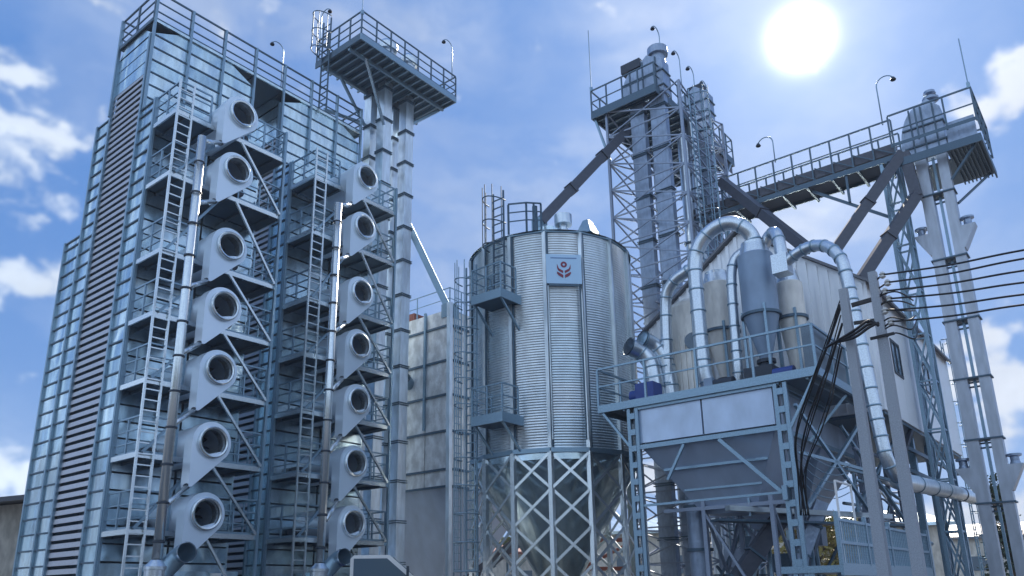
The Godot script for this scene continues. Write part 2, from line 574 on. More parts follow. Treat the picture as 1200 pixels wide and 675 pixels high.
func fan(u: float, y: float, label: String) -> void:
	var w := 20.2 + rng.randf_range(-.03, .03)
	var paint: Material = [m.fan, m.fan_worn, m.fan_fresh][rng.randi() % 3]
	u += rng.randf_range(-.02, .02)
	y += rng.randf_range(-.02, .02)
	var t := thing("exhaust_fan", label, "exhaust fan", at(u, y - .7, w + .4), "exhaust fans on the dryer gantries")
	var teardrop := PackedVector2Array()
	for k in 25:      # round the top from the lower right to the left side
		var a := lerpf(-.62, PI, k / 24.0)
		teardrop.append(Vector2(cos(a), sin(a)) * .59)
	teardrop.append(Vector2(-.59, -1.2))
	teardrop.append(Vector2(-.57, -1.29))
	teardrop.append(Vector2(-.48, -1.27))
	# front plate as a ring of strips round the hole, so that the hole is real
	var st := start()
	var n := teardrop.size()
	for face in [w, w + .05]:
		for k in n:
			var a := teardrop[k]
			var b := teardrop[(k + 1) % n]
			var ia := a.normalized() * .38
			var ib := b.normalized() * .38
			quad(st, at(u + a.x, y + a.y, face), at(u + b.x, y + b.y, face), at(u + ib.x, y + ib.y, face), at(u + ia.x, y + ia.y, face))
	done(st, t, "front_plate", paint)
	st = start()
	for k in n:
		var a := teardrop[k]
		var b := teardrop[(k + 1) % n]
		quad(st, at(u + a.x, y + a.y, w), at(u + b.x, y + b.y, w), at(u + b.x, y + b.y, w + .4), at(u + a.x, y + a.y, w + .4))
		var ca := a.normalized() * .5
		var cb := b.normalized() * .5
		quad(st, at(u + a.x, y + a.y, w + .4), at(u + b.x, y + b.y, w + .4), at(u + cb.x, y + cb.y, w + .4), at(u + ca.x, y + ca.y, w + .4))
	done(st, t, "scroll_casing", paint)
	# inlet ring: a short flared collar standing proud of the plate
	st = start(true)
	var prof := [[.385, .3], [.385, -.08], [.375, -.11], [.42, -.125], [.45, -.1], [.45, .0]]
	for i in prof.size() - 1:
		st.set_smooth_group(i)
		for k in 28:
			var a := TAU * k / 28
			var b := TAU * (k + 1) / 28
			var p := func(j: int, q: float) -> Vector3: return at(u + cos(q) * prof[j][0], y + sin(q) * prof[j][0], w + prof[j][1])
			quad(st, p.call(i, a), p.call(i, b), p.call(i + 1, b), p.call(i + 1, a))
	done(st, t, "inlet_ring", m.bright)
	var hub := rod(t, "impeller_hub", at(u, y, w + .75), at(u, y, w + 1.0), .1, m.dark, 12)
	for k in 8:
		var a := TAU * k / 8
		box(t, "impeller_blade", at(u + cos(a) * .25, y + sin(a) * .25, w + .85), Vector3(.26, .02, .16), m.dark, Basis(Vector3.BACK, a) * Basis(Vector3.RIGHT, .5))
	# drum duct back to the plenum
	tube(t, "drum_duct", [at(u, y, w + .4), at(u, y, 22.47)], .55, paint, 24, false)
	rod(t, "motor", at(u + .75, y - .1, 21.2), at(u + .75, y - .1, 21.75), .16, m.dark, 14)
	slab(t, "motor_bracket", Vector3(u + .5, y - .3, 21.3), Vector3(u + .95, y - .26, 21.7), m.steel)
	tube(t, "conduit", smooth_path([at(u + .75, y + .05, 21.5), at(u + .9, y + .5, 21.9), at(u + 1.0 + rng.randf() * .3, y + .2, 22.3), at(u + 1.1, y - .4, 22.4)]), .02, m.cable, 6)
	# dust pipe from the tip to the collecting pipe
	tube(t, "dust_pipe", [at(u - .53, y - 1.24, w + .12), at(u - 1.6, y - 2.0, 19.5)], .07, m.bright, 10)
	rod(t, "pipe_flange", at(u - .58, y - 1.27, w + .09), at(u - .6, y - 1.285, w + .075), .09, m.dark, 12)

func collector(u: float, top: float, beside: String) -> void:
	var t := thing("dust_collecting_pipe", "tall thin galvanised vertical pipe in front of the fans, " + beside, "pipe", at(u, 0, 19.42), "dust collecting pipes")
	tube(t, "pipe", [at(u, 2.3, 19.42), at(u, top, 19.42)], .125, m.bright, 16)
	var y := 2.9
	while y < top - .3:
		lathe(t, "clamp", at(u, y, 19.42), [[.14, 0], [.155, .01], [.155, .05], [.14, .06]], m.dark, 16)
		y += .97
	lathe(t, "base_drum", at(u, 0, 19.42), [[.27, 0], [.27, 2.25], [.29, 2.26], [.29, 2.34], [.14, 2.5]], m.duct, 20)
	var p := smooth_path([at(u, 1.9, 19.42), at(u + .26, 2.3, 19.38), at(u + .46, 2.6, 19.2), at(u + .48, 2.68, 18.9)])
	tube(t, "side_inlet", p, .24, m.steel, 18, false)
	var d: Vector3 = (p[-1] - p[-2]).normalized()
	tube(t, "inlet_rim", [p[-1] - d * .04, p[-1] + d * .02], .26, m.duct, 18, false)

func dryers() -> void:
	dryer(10.0, "tall panelled grain dryer tower with a louvred side and stepped back, free-standing end")
	dryer(15.2, "tall panelled grain dryer tower standing next to the paired bucket elevators")
	gantry(10.0, "beside the louvred side wall")
	gantry(15.2, "beside the bucket elevators")
	for c in 2:
		var u: float = [11.69, 16.85][c]
		var beside: String = ["of the gantry beside the louvres", "of the gantry beside the bucket elevators"][c]
		for i in 7:
			fan(u, [16.36, 14.36, 11.8, 9.83, 7.87, 5.78, 3.78][i], "grey teardrop exhaust fan with round inlet, %s deck %s" % [ORDINAL[i], beside])
	collector(10.06, 14.45, "beside the louvred wall")
	collector(15.05, 14.3, "nearer the bucket elevators")
	# roof walkway over both towers on posts
	var t := thing("roof_walkway", "railed steel roof walkway spanning both dryer towers", "walkway", at(14.5, 20.6, 24.6))
	slab(t, "floor", Vector3(9.95, 20.62, 23.43), Vector3(19.15, 20.66, 25.85), m.rail)
	slab(t, "edge_beam", Vector3(9.95, 20.58, 23.36), Vector3(19.15, 20.68, 23.42), m.sheet_pale)
	slab(t, "edge_beam", Vector3(9.91, 20.55, 23.39), Vector3(9.95, 20.68, 25.85), m.rail)
	for k in 8:
		slab(t, "joist", Vector3(10 + k * 1.3, 20.56, 23.55), Vector3(10.08 + k * 1.3, 20.62, 25.8), m.rail)
	railing(t, [at(9.97, 20.66, 25.8), at(9.97, 20.66, 23.42), at(19.1, 20.66, 23.42), at(19.1, 20.66, 25.8), at(9.97, 20.66, 25.8)], m.rail, 1.15, 1.3, .055)
	for k in 8:
		bar(t, "support_post", at(10.0 + k * 1.3, 17.12, 23.37), at(10.0 + k * 1.3, 21.8, 23.37), .1, .08, m.steel)
	bar(t, "support_post", at(9.93, 17.8, 25.8), at(9.93, 21.8, 25.8), .1, .1, m.steel)
	lamp(at(16.3, 21.8, 25.3), 2.6, Vector3.LEFT, "gooseneck lamp on a thin pole over the dryer roof walkway")

# ---------------------------------------------------------------- twin bucket elevators beside the dryers
func trunk(t: Node, u0: float, u1: float, w0: float, w1: float, y0: float, y1: float, mt: Material, step := 2.0) -> MeshInstance3D:
	var b := slab(t, "trunk", Vector3(u0, y0, w0), Vector3(u1, y1, w1), mt)
	var y := y0 + step * .7
	while y < y1 - .3:
		for k in 2:
			slab(b, "flange", Vector3(u0 - .05, y + k * .08, w0 - .05), Vector3(u1 + .05, y + .035 + k * .08, w1 + .05), m.rail)
		y += step
	return b

func dryer_elevators() -> void:
	for k in 2:
		var u := 19.62 + k * 1.3
		var t := thing("bucket_elevator", ["galvanised bucket elevator with two square trunks, right against the dryer tower", "galvanised bucket elevator with two square trunks, between its twin and the concrete bin"][k], "bucket elevator", at(u + .2, 0, 23), "twin bucket elevators beside the dryers")
		trunk(t, u, u + .45, 22.5, 22.95, 0, 23.2, m.trunk, 1.55)
		trunk(t, u, u + .45, 23.35, 23.8, 0, 23.2, m.trunk, 1.55)
		slab(t, "boot", Vector3(u - .05, 0, 22.4), Vector3(u + .5, 1.1, 23.9), m.steel)
		slab(t, "head", Vector3(u - .05, 23.3, 22.3), Vector3(u + .5, 24.5, 23.9), m.trunk)
		lathe(t, "head_vent", at(u + .22, 24.5, 22.65), [[.3, 0], [.3, .3], [.42, .34], [.46, .5], [.46, .62], [.34, .8], [.15, .92], [0, .95]], m.duct, 16)
	var t := thing("elevator_head_platform", "railed steel platform round the heads of the twin bucket elevators", "platform", at(20, 23.3, 22.7))
	slab(t, "floor", Vector3(17.15, 23.24, 21.2), Vector3(22.7, 23.3, 24.05), m.rail)
	slab(t, "edge_beam", Vector3(17.1, 23.08, 21.15), Vector3(22.75, 23.36, 21.2), m.steel)
	slab(t, "edge_beam", Vector3(17.1, 23.08, 21.2), Vector3(17.15, 23.36, 24.1), m.rail)
	slab(t, "edge_beam", Vector3(22.7, 23.08, 21.2), Vector3(22.75, 23.36, 24.1), m.steel)
	for k in 14:
		slab(t, "joist", Vector3(17.4 + k * .39, 23.1, 21.2), Vector3(17.47 + k * .39, 23.24, 24.05), m.steel)
	for w in [21.9, 23.6]: slab(t, "girder", Vector3(17.15, 22.95, w), Vector3(22.7, 23.1, w + .1), m.steel)
	railing(t, [at(17.13, 23.3, 24.05), at(17.13, 23.3, 21.18), at(22.72, 23.3, 21.18), at(22.72, 23.3, 24.05), at(17.13, 23.3, 24.05)], m.rail, 1.15, .75, .05)
	bar(t, "strut", at(18.0, 23.05, 21.9), at(19.6, 20.9, 22.46), .1, .1, m.bright)
	bar(t, "strut", at(22.6, 23.0, 22.1), at(21.4, 21.9, 22.7), .1, .1, m.steel)
	bar(t, "strut", at(18.0, 23.05, 23.6), at(19.5, 21.3, 23.6), .1, .1, m.steel)
	bar(t, "strut", at(17.6, 21.3, 24.0), at(19.6, 21.6, 23.9), .1, .12, m.steel)
	ladder(t, at(17.05, 20.66, 23.35), 25.1, Vector3.FORWARD, m.rail, .5, .05, 23.4, Vector3.LEFT)
	lamp(at(17.2, 23.3, 24.0), 2.7, Vector3.BACK, "gooseneck lamp by the cage ladder of the twin elevator platform")
	lamp(at(22.6, 24.4, 21.3), 1.9, Vector3.LEFT, "gooseneck lamp on the far rail of the twin elevator platform")
	rodmast(at(17.15, 24.3, 21.2), 2.2, "thin lightning rod on the corner of the twin elevator platform")
	var s := thing("grain_spout", "square grain spout slanting from the twin elevators into the concrete bin", "spout", at(22.6, 12.9, 21.4), "slanting grain spouts")
	bar(s, "chute", at(21.4, 18.6, 23.6), at(22.7, 13.1, 21.5), .28, .28, m.steel)
	slab(s, "inlet_box", Vector3(22.45, 12.7, 21.2), Vector3(22.95, 13.3, 21.7), m.steel)

# ---------------------------------------------------------------- concrete bin behind the silo
func concrete_bin() -> void:
	var t := thing("concrete_bin", "stained pale square bin with dark panel bands behind the silo", "bin", at(25, 0, 24))
	slab(t, "core", Vector3(22.58, 5.6, 21.35), Vector3(28, 13.0, 27), m.inner)
	var ys := [5.62, 6.3, 7.85, 9.35, 10.8, 12.3, 13.05]
	for i in ys.size() - 1:
		for k in 3:
			slab(t, "panel", Vector3(22.5, ys[i] + .035, 21.34 + k * 1.3), Vector3(22.62, ys[i + 1] - .035, 22.58 + k * 1.3), m.concrete)
		for k in 3:
			slab(t, "panel", Vector3(22.62 + k * 1.6, ys[i] + .035, 21.27), Vector3(24.16 + k * 1.6, ys[i + 1] - .035, 21.38), m.concrete)
		bar(t, "band", at(22.46, ys[i], 21.25), at(22.46, ys[i], 25.3), .06, .09, m.rail)
		bar(t, "band", at(22.46, ys[i], 21.22), at(27, ys[i], 21.22), .06, .09, m.rail)
	bar(t, "corner_column", at(22.5, 0, 21.25), at(22.5, 13.3, 21.25), .18, .18, m.trunk)
	bar(t, "column", at(22.45, 0, 25.3), at(22.45, 13.1, 25.3), .16, .16, m.trunk)
	bar(t, "column", at(22.42, 8.0, 22.6), at(22.42, 13.1, 22.6), .1, .1, m.steel)
	bar(t, "column", at(24.5, 0, 21.22), at(24.5, 13.1, 21.22), .14, .14, m.trunk)
	funnel(t, "hopper", rect(22.6, 27.8, 21.4, 26.8, 5.6), rect(24.6, 25.4, 23.6, 24.4, .9), m.painted)
	railing(t, [at(22.55, 13.05, 25.2), at(22.55, 13.05, 21.3), at(27, 13.05, 21.3)], m.steel, .95, 2.0, .035, [1.0, .5], false)
	slab(t, "hatch_box", Vector3(23.0, 13.05, 23.9), Vector3(23.9, 13.6, 24.4), m.rust_red)
	ladder(t, at(22.9, .4, 21.15), 13.9, Vector3.RIGHT, m.steel, .4, .04)
	var l := thing("bent_vent_pipe", "short open pipe stub sticking out beside the elevator trunks", "pipe", at(22.3, 9.2, 23.6))
	tube(l, "pipe", [at(22.5, 10.15, 23.6), at(21.95, 10.3, 23.35)], .26, m.steel, 16, false)
	tube(l, "rim", [at(21.98, 10.29, 23.36), at(21.93, 10.305, 23.34)], .29, m.rail, 16, false)

# ---------------------------------------------------------------- round silo
const SILO := Vector3(21.57, 0, -15.4)
const SILO_R := 2.83
const BAYS := 15

# direction at an angle (degrees) from the line of sight, positive to the right
func round_dir(deg: float) -> Vector3:
	var a := deg_to_rad(deg)
	return Vector3(-.813, 0, .582) * cos(a) + Vector3(.582, 0, .813) * sin(a)

func corrugated_sheet(a0: float, a1: float, y0: float, y1: float, mt: Material) -> ArrayMesh:
	var st := start(true)
	var rows := roundi((y1 - y0) / .0215)
	var ring := func(y: float) -> Array:
		var r := SILO_R + .016 * sin(y / .086 * TAU)
		var ps := []
		for k in 7:
			ps.append(round_dir(lerpf(a0, a1, k / 6.0)) * r + Vector3.UP * y)
		return ps
	var last: Array = ring.call(y0)
	for i in range(1, rows + 1):
		var next: Array = ring.call(lerpf(y0, y1, float(i) / rows))
		for k in 6: quad(st, last[k], next[k], next[k + 1], last[k + 1])
		last = next
	st.generate_normals()
	st.set_material(mt)
	return st.commit()

func silo() -> void:
	var t := thing("grain_silo", "round corrugated steel grain silo on lattice legs with a flower emblem sign", "silo", SILO)
	var step := 360.0 / BAYS
	var first := -3.0
	var y0 := 5.78
	var y1 := 13.0
	var rings := 7
	var dy := (y1 - y0) / rings
	# the same sheet, turned: one mesh for each shade
	var kinds := []
	for mt in [m.corrugated, m.corrugated_pale, m.corrugated_dull]: kinds.append(corrugated_sheet(first + .3, first + step - .3, 0, dy - .002, mt))
	for b in BAYS:
		for r in rings:
			put(t, "wall_sheet", kinds[(b * 5 + r * 3 + rng.randi() % 2) % 3], SILO + Vector3.UP * (y0 + dy * r), Basis(Vector3.UP, deg_to_rad(step * b)))
	lathe(t, "inner_wall", SILO, [[SILO_R - .06, y0], [SILO_R - .06, y1]], m.inner, 60)
	var ring_beam := start()
	var eave := start()
	for b in BAYS:
		var a := first + step * b
		var p := SILO + round_dir(a) * (SILO_R + .05)
		var q := SILO + round_dir(a + step) * (SILO_R + .05)
		bar(t, "stiffener", p + Vector3.UP * y0, p + Vector3.UP * (y1 - .02), .13, .09, m.corrugated_pale)
		bar(t, "stiffener_edge", p + round_dir(a + 90) * .09 + Vector3.UP * y0, p + round_dir(a + 90) * .09 + Vector3.UP * (y1 - .02), .035, .06, m.rail)
		sbeam(ring_beam, p + Vector3.UP * 5.72, q + Vector3.UP * 5.72, .14, .14)
		sbeam(eave, p + Vector3.UP * (y1 + .0), q + Vector3.UP * (y1 + .0), .1, .05)
		bar(t, "leg", p, p + Vector3.UP * 5.68, .14, .14, m.bright)
		for k in 5:
			var lo := Vector3.UP * (.15 + k * 1.1)
			var hi := Vector3.UP * (.15 + (k + 1) * 1.1)
			var e := (p - SILO).normalized() * .04
			bar(t, "cross_brace", p + lo + e, q + hi + e, .03, .085, m.bright)
			bar(t, "cross_brace", q + lo - e * .2, p + hi - e * .2, .03, .085, m.bright)
	done(ring_beam, t, "ring_beam", m.steel)
	done(eave, t, "eave_ring", m.steel)
	lathe(t, "skirt", SILO, [[SILO_R - .01, 5.45], [SILO_R - .01, 5.78]], m.sheet_pale, 60)
	lathe(t, "hopper_cone", SILO, [[.22, .9], [.25, 1.2], [SILO_R - .02, 5.6]], m.sheet, 60)
	lathe(t, "roof_cone", SILO, [[SILO_R + .12, y1 + .03], [.45, y1 + 1.25], [.45, y1 + 1.4], [0, y1 + 1.45]], m.sheet_pale, 45)
	# small things on the roof edge
	for v in [[6.5, .62, .26], [13.0, .5, .0]]:
		var p: Vector3 = SILO + round_dir(v[0] * 2.0) * (SILO_R - .55) + Vector3.UP * (y1 + .25)
		if v[2] > 0:
			lathe(t, "roof_vent", p, [[.14, 0], [.14, .25], [.3, .26], [.3, .62], [0, .64]], m.duct, 16)
	var hp := SILO + round_dir(35) * (SILO_R - .5)
	funnel(t, "roof_hatch", [hp + Vector3(-.1, 13.8, .1), hp + Vector3(.15, 13.8, .1), hp + Vector3(.15, 13.8, -.1), hp + Vector3(-.1, 13.8, -.1)], [hp + Vector3(-.34, 13.2, .34), hp + Vector3(.38, 13.2, .34), hp + Vector3(.38, 13.2, -.3), hp + Vector3(-.34, 13.2, -.3)], m.steel)
	# platforms on the side of the ladder
	for h in [10.62, 6.62]:
		slab(t, "side_platform", Vector3(17.85, h - .06, 14.66), Vector3(18.8, h, 15.85), m.rail)
		slab(t, "kick_plate", Vector3(17.8, h - .1, 14.62), Vector3(17.85, h + .2, 15.88), m.steel)
		slab(t, "kick_plate", Vector3(17.85, h - .1, 14.62), Vector3(18.85, h + .2, 14.66), m.steel)
		railing(t, [at(18.75, h, 15.86), at(17.83, h, 15.86), at(17.83, h, 14.64), at(18.6, h, 14.64)], m.steel, 1.1, .62, .04)
		bar(t, "bracket", at(17.9, h - .08, 14.7), at(18.9, h - 1.0, 14.72), .06, .06, m.steel)
		bar(t, "bracket", at(17.9, h - .08, 15.8), at(18.85, h - 1.0, 15.78), .06, .06, m.steel)
	ladder(t, at(18.35, 0.2, 16.35), 12.2, Vector3.FORWARD, m.steel, .45, .05, 2.2, Vector3.LEFT)
	ladder(t, at(18.62, 10.62, 15.35), 14.75, Vector3.FORWARD, m.rail, .45, .05, 12.6, Vector3.LEFT)
	railing(t, [at(18.85, 13.2, 15.1), at(19.6, 13.5, 14.9), at(20.6, 13.9, 15.0)], m.rail, 1.1, .6, .05, [1.0, .7, .4], false)
	rod(t, "inlet_post", at(20.5, 13.6, 15.2), at(20.5, 14.9, 15.2), .1, m.rail, 10)
	# emblem sign between two stiffeners
	var mid := first + step * .5
	var n := round_dir(mid)
	var x := round_dir(mid + 90)
	var o := SILO + n * (SILO_R * cos(deg_to_rad(step / 2)) + .17) + Vector3.UP * 11.62
	var sign_turn := Basis(x, Vector3.UP, n)
	var board := box(t, "sign_board", o, Vector3(1.16, 1.02, .03), m.sign_board, sign_turn)
	board.set_meta("label", "light blue square sign with a dark red flower emblem")
	var f := o + n * .018
	box(t, "sign_line", f + Vector3.UP * .38, Vector3(.86, .04, .006), m.sign_ink, sign_turn)
	var st := start()
	for k in 20:
		var a := TAU * k / 20
		var b := TAU * (k + 1) / 20
		var c := f + Vector3.UP * .15
		var ring := func(r: float, q: float) -> Vector3: return c + (x * cos(q) + Vector3.UP * sin(q)) * r + n * .006
		quad(st, ring.call(.04, a), ring.call(.04, b), ring.call(.105, b), ring.call(.105, a))
	done(st, t, "emblem_ring", m.sign_red)
	for s in [-1.0, 1.0]:
		for v in [[PackedVector2Array([Vector2(.03, -.08), Vector2(.2, .01), Vector2(.27, .2), Vector2(.27, .02), Vector2(.22, -.08), Vector2(.04, -.19)]), .0], [PackedVector2Array([Vector2(.03, -.26), Vector2(.28, -.12), Vector2(.28, -.2), Vector2(.22, -.28), Vector2(.04, -.39)]), 0.0]]:
			plate(t, "emblem_leaf", v[0], f, x * s * .82, Vector3.UP * .82, n * .008, m.sign_red)
	# frame of the inspection bay under the sign
	bar(t, "frame_strip", o - x * .5 + Vector3.DOWN * .56, o + x * .5 + Vector3.DOWN * .56, .03, .05, m.rail)
	for s in [-.52, .52]:
		bar(t, "frame_strip", o + x * s + Vector3.DOWN * .58 - n * .03, o + x * s + Vector3.DOWN * 5.6 - n * .03, .03, .04, m.rail if s > 0 else m.corrugated_pale)

# ---------------------------------------------------------------- lattice tower with two elevators
func elevator(label: String, group: String, u: float, spans: Array, y1: float, head_y: float, mt: Material, hood: Material, depth := .5) -> Node3D:
	var wl: float = spans[0][1]
	var wr: float = spans[1][0]
	var t := thing("bucket_elevator", label, "bucket elevator", at(u + depth / 2, 0, (wl + wr) / 2), group)
	for s in spans: trunk(t, u, u + depth, s[0], s[1], 0, y1, mt, 1.9 if group != "" else 40.0)
	slab(t, "boot", Vector3(u - .08, 0, wr - .1), Vector3(u + depth + .08, 1.2, wl + .1), m.steel)
	# head: a box with a rounded back, extruded along u
	var out := PackedVector2Array([Vector2(wr - .08, y1), Vector2(wr - .08, head_y - .1), Vector2((wl + wr) / 2 - .2, head_y + .35)])
	for k in 9:
		var a := PI / 2 - PI / 2 * k / 8.0
		out.append(Vector2((wl + wr) / 2 + cos(a) * ((wl - wr) / 2 + .3), y1 + .3 + sin(a) * (head_y - y1 - .1)))
	out.append(Vector2(wl + .12, y1))
	for q in [y1 + .25, (y1 + head_y) / 2 + .15]:
		slab(t, "head_rib", Vector3(u - .17, q, wr - .13), Vector3(u + depth + .23, q + .05, wl + .2), m.rail)
	for q in 3: slab(t, "head_rib", Vector3(u - .16, y1, lerpf(wr, wl, .12 + q * .38)), Vector3(u - .12, head_y + .1, lerpf(wr, wl, .12 + q * .38) + .05), m.rail)
	plate(t, "head", out, at(u - .12, 0, 0), Vector3.FORWARD, Vector3.UP, Vector3.RIGHT * (depth + .3), hood)
	return t

func middle_tower() -> void:
	var t := thing("lattice_tower", "tall braced steel lattice tower between the silo and the catwalk", "tower", at(27, 0, 13))
	lattice(t, [at(25, 0, 14.65), at(29, 0, 14.65), at(29, 0, 11.3), at(25, 0, 11.3)], 0, 20.9, 1.25, .1, .05, m.lattice, true)
	ladder(t, at(25.9, .3, 11.22), 20.8, Vector3.RIGHT, m.steel, .45, .04, 2.6, Vector3.BACK)
	for y in [4.0, 8.0, 12.0, 16.0, 18.5]:
		bar(t, "inner_strut", at(25, y, 13), at(29, y, 13), .06, .06, m.lattice)
		bar(t, "inner_strut", at(27, y, 11.3), at(27, y, 14.65), .06, .06, m.lattice)
	for k in 10: bar(t, "inner_brace", at(27, 1.0 + k * 2, 11.3 if k % 2 else 14.65), at(27, 3.0 + k * 2, 14.65 if k % 2 else 11.3), .05, .05, m.lattice)
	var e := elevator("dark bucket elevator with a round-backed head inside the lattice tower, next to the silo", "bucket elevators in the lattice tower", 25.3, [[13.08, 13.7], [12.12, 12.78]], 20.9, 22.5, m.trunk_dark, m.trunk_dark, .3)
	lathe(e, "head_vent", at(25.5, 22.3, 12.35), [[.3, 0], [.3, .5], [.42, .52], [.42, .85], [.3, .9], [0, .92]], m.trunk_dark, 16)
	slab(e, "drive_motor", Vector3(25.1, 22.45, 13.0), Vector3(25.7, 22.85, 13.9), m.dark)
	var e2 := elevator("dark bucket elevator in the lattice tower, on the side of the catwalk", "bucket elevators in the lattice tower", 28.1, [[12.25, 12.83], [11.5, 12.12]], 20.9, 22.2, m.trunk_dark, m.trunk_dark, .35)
	slab(e2, "drive_motor", Vector3(28.0, 22.2, 11.6), Vector3(28.5, 22.6, 12.3), m.dark)
	for k in 3:
		var p := thing("drop_pipe", ["round drop pipe inside the lattice tower behind the nearer elevator trunks", "pale round drop pipe at the middle of the lattice tower", "thin round drop pipe beside the tower's catwalk corner"][k], "pipe", at(27.1, 0, 12.4))
		var q: Vector3 = [at(26.6, 0, 12.1), at(27.2, 0, 11.9), at(28.8, 0, 11.45)][k]
		rod(p, "pipe", q, q + Vector3.UP * [19.5, 20.5, 18.0][k], [.2, .16, .12][k], [m.trunk, m.duct, m.steel][k], 14)
		for j in 8: rod(p, "flange", q + Vector3.UP * (2.0 + j * 2.1), q + Vector3.UP * (2.06 + j * 2.1), [.27, .23, .18][k], m.rail, 14)
	var f := thing("tower_platform", "long railed steel platform on top of the lattice tower", "platform", at(28.6, 20.9, 13.7))
	slab(f, "floor", Vector3(24.85, 20.92, 12.25), Vector3(32.4, 20.98, 15.24), m.rail)
	for w in [12.22, 15.24]: slab(f, "edge_beam", Vector3(24.85, 20.72, w), Vector3(32.4, 21.02, w + .05), m.rail)
	for u in [24.8, 32.4]: slab(f, "edge_beam", Vector3(u, 20.72, 12.22), Vector3(u + .05, 21.02, 15.29), m.rail)
	for k in 16: slab(f, "joist", Vector3(25.2 + k * .46, 20.8, 12.27), Vector3(25.27 + k * .46, 20.92, 15.24), m.rail)
	railing(f, [at(24.83, 20.98, 15.26), at(24.83, 20.98, 12.24), at(32.4, 20.98, 12.24), at(32.4, 20.98, 15.26), at(24.83, 20.98, 15.26)], m.rail, 1.12, .72, .05, [1.0, .5])
	bar(f, "bracket", at(24.95, 20.8, 15.2), at(25.0, 18.6, 14.6), .09, .09, m.steel)
	bar(f, "bracket", at(32.2, 20.8, 12.3), at(29.0, 18.0, 11.6), .09, .09, m.steel)
	bar(f, "bracket", at(32.2, 20.8, 15.2), at(29.0, 18.0, 14.6), .09, .09, m.steel)
	slab(f, "side_sheet", Vector3(30.4, 20.3, 12.3), Vector3(32.3, 20.72, 12.34), m.spout)
	lamp(at(25.9, 21.0, 12.4), 3.4, Vector3.LEFT, "gooseneck lamp highest above the lattice tower's elevator head")
	for k in 3: lamp(at(27.4 + k * 1.35, 22.0, 12.26), 2.0, Vector3.LEFT, "gooseneck lamp on the lattice tower platform's long rail, " + ["next to the round-backed head", "midway along", "at the cantilevered end"][k])
	rodmast(at(24.85, 22.1, 15.24), 3.1, "tall thin lightning rod at the silo corner of the lattice tower platform")
	var s := thing("grain_spout", "long dark square spout slanting from the lattice tower to the silo roof", "spout", at(21.6, 14.2, 15.4), "slanting grain spouts")
	bar(s, "chute", at(25.35, 19.9, 13.9), at(21.35, 14.75, 15.6), .36, .36, m.spout)
	for k in [.3, .66]: bar(s, "flange", at(25.35, 19.9, 13.9).lerp(at(21.35, 14.75, 15.6), k), at(25.35, 19.9, 13.9).lerp(at(21.35, 14.75, 15.6), k + .015), .46, .46, m.spout)
	slab(s, "outlet_box", Vector3(21.15, 14.2, 15.45), Vector3(21.6, 14.85, 15.85), m.steel)

# ---------------------------------------------------------------- catwalk between tower and right elevator
func catwalk() -> void:
	var t := thing("conveyor_catwalk", "level railed catwalk with a dark chain conveyor between lattice tower and right elevator", "catwalk", at(27.5, 15.7, 8))
	var w0 := 4.5
	var w1 := 12.2
	for u in [27.0, 28.1]:
		slab(t, "girder", Vector3(u, 15.65, w0), Vector3(u + .06, 15.85, w1), m.rail)
		railing(t, [at(u + .03, 15.85, w0), at(u + .03, 15.85, w1)], m.rail, 1.35, .68, .05, [1.0, .62], false)
	slab(t, "floor", Vector3(27.06, 15.78, w0), Vector3(28.1, 15.82, w1), m.grating)
	slab(t, "conveyor_casing", Vector3(27.1, 15.95, w0), Vector3(27.5, 16.32, w1), m.spout)
	for k in 9: slab(t, "cross_beam", Vector3(26.9, 15.55, w0 + .3 + k * .9), Vector3(28.25, 15.65, w0 + .38 + k * .9), m.rail)
	for k in 11: bar(t, "diagonal", at(27.0, 15.85, w0 + k * .68), at(27.0, 16.3, w0 + .68 + k * .68), .035, .035, m.rail)
	bar(t, "strut", at(27.3, 15.6, 7.5), at(27.0, 13.6, 5.0), .1, .1, m.rail)
	bar(t, "strut", at(27.1, 15.9, 6.2), at(27.05, 14.6, 6.2), .08, .08, m.rail)
	lamp(at(27.03, 17.1, 8.6), 1.25, Vector3.FORWARD, "gooseneck lamp on the middle of the catwalk rail")
	lamp(at(27.03, 17.1, 4.75), 1.9, Vector3.BACK, "taller gooseneck lamp on the catwalk end by the right elevator head")
	var mast := thing("lattice_mast", "slim cross-braced lattice mast carrying the catwalk's end, before the white wall", "mast", at(27.2, 0, 4.75))
	lattice(mast, [at(27.0, 0, 5.0), at(27.6, 0, 5.0), at(27.6, 0, 4.52), at(27.0, 0, 4.52)], 0, 15.6, 1.55, .1, .055, m.steel, true)
	for v in [[at(26.9, 17.0, 10.7), at(25.0, 12.4, 7.25), "dark square spout slanting from the catwalk's tower end to the roof apex"], [at(26.7, 15.6, 4.3), at(25.0, 12.1, 6.4), "dark square spout slanting from the right elevator head to the roof ridge"], [at(26.7, 14.0, 4.05), at(25.0, 10.9, 5.75), "shorter dark square spout slanting from the right elevator to the eave"]]:
		var s := thing("grain_spout", v[2], "spout", v[1], "slanting grain spouts")
		bar(s, "chute", v[0], v[1], .34, .34, m.spout)
		bar(s, "flange", v[0].lerp(v[1], .5), v[0].lerp(v[1], .515), .42, .42, m.spout)
		if v[0].y < 15: bar(s, "upper_chute", v[0] + Vector3(0, -.1, 0), at(26.75, 15.6, 4.2), .34, .34, m.spout)

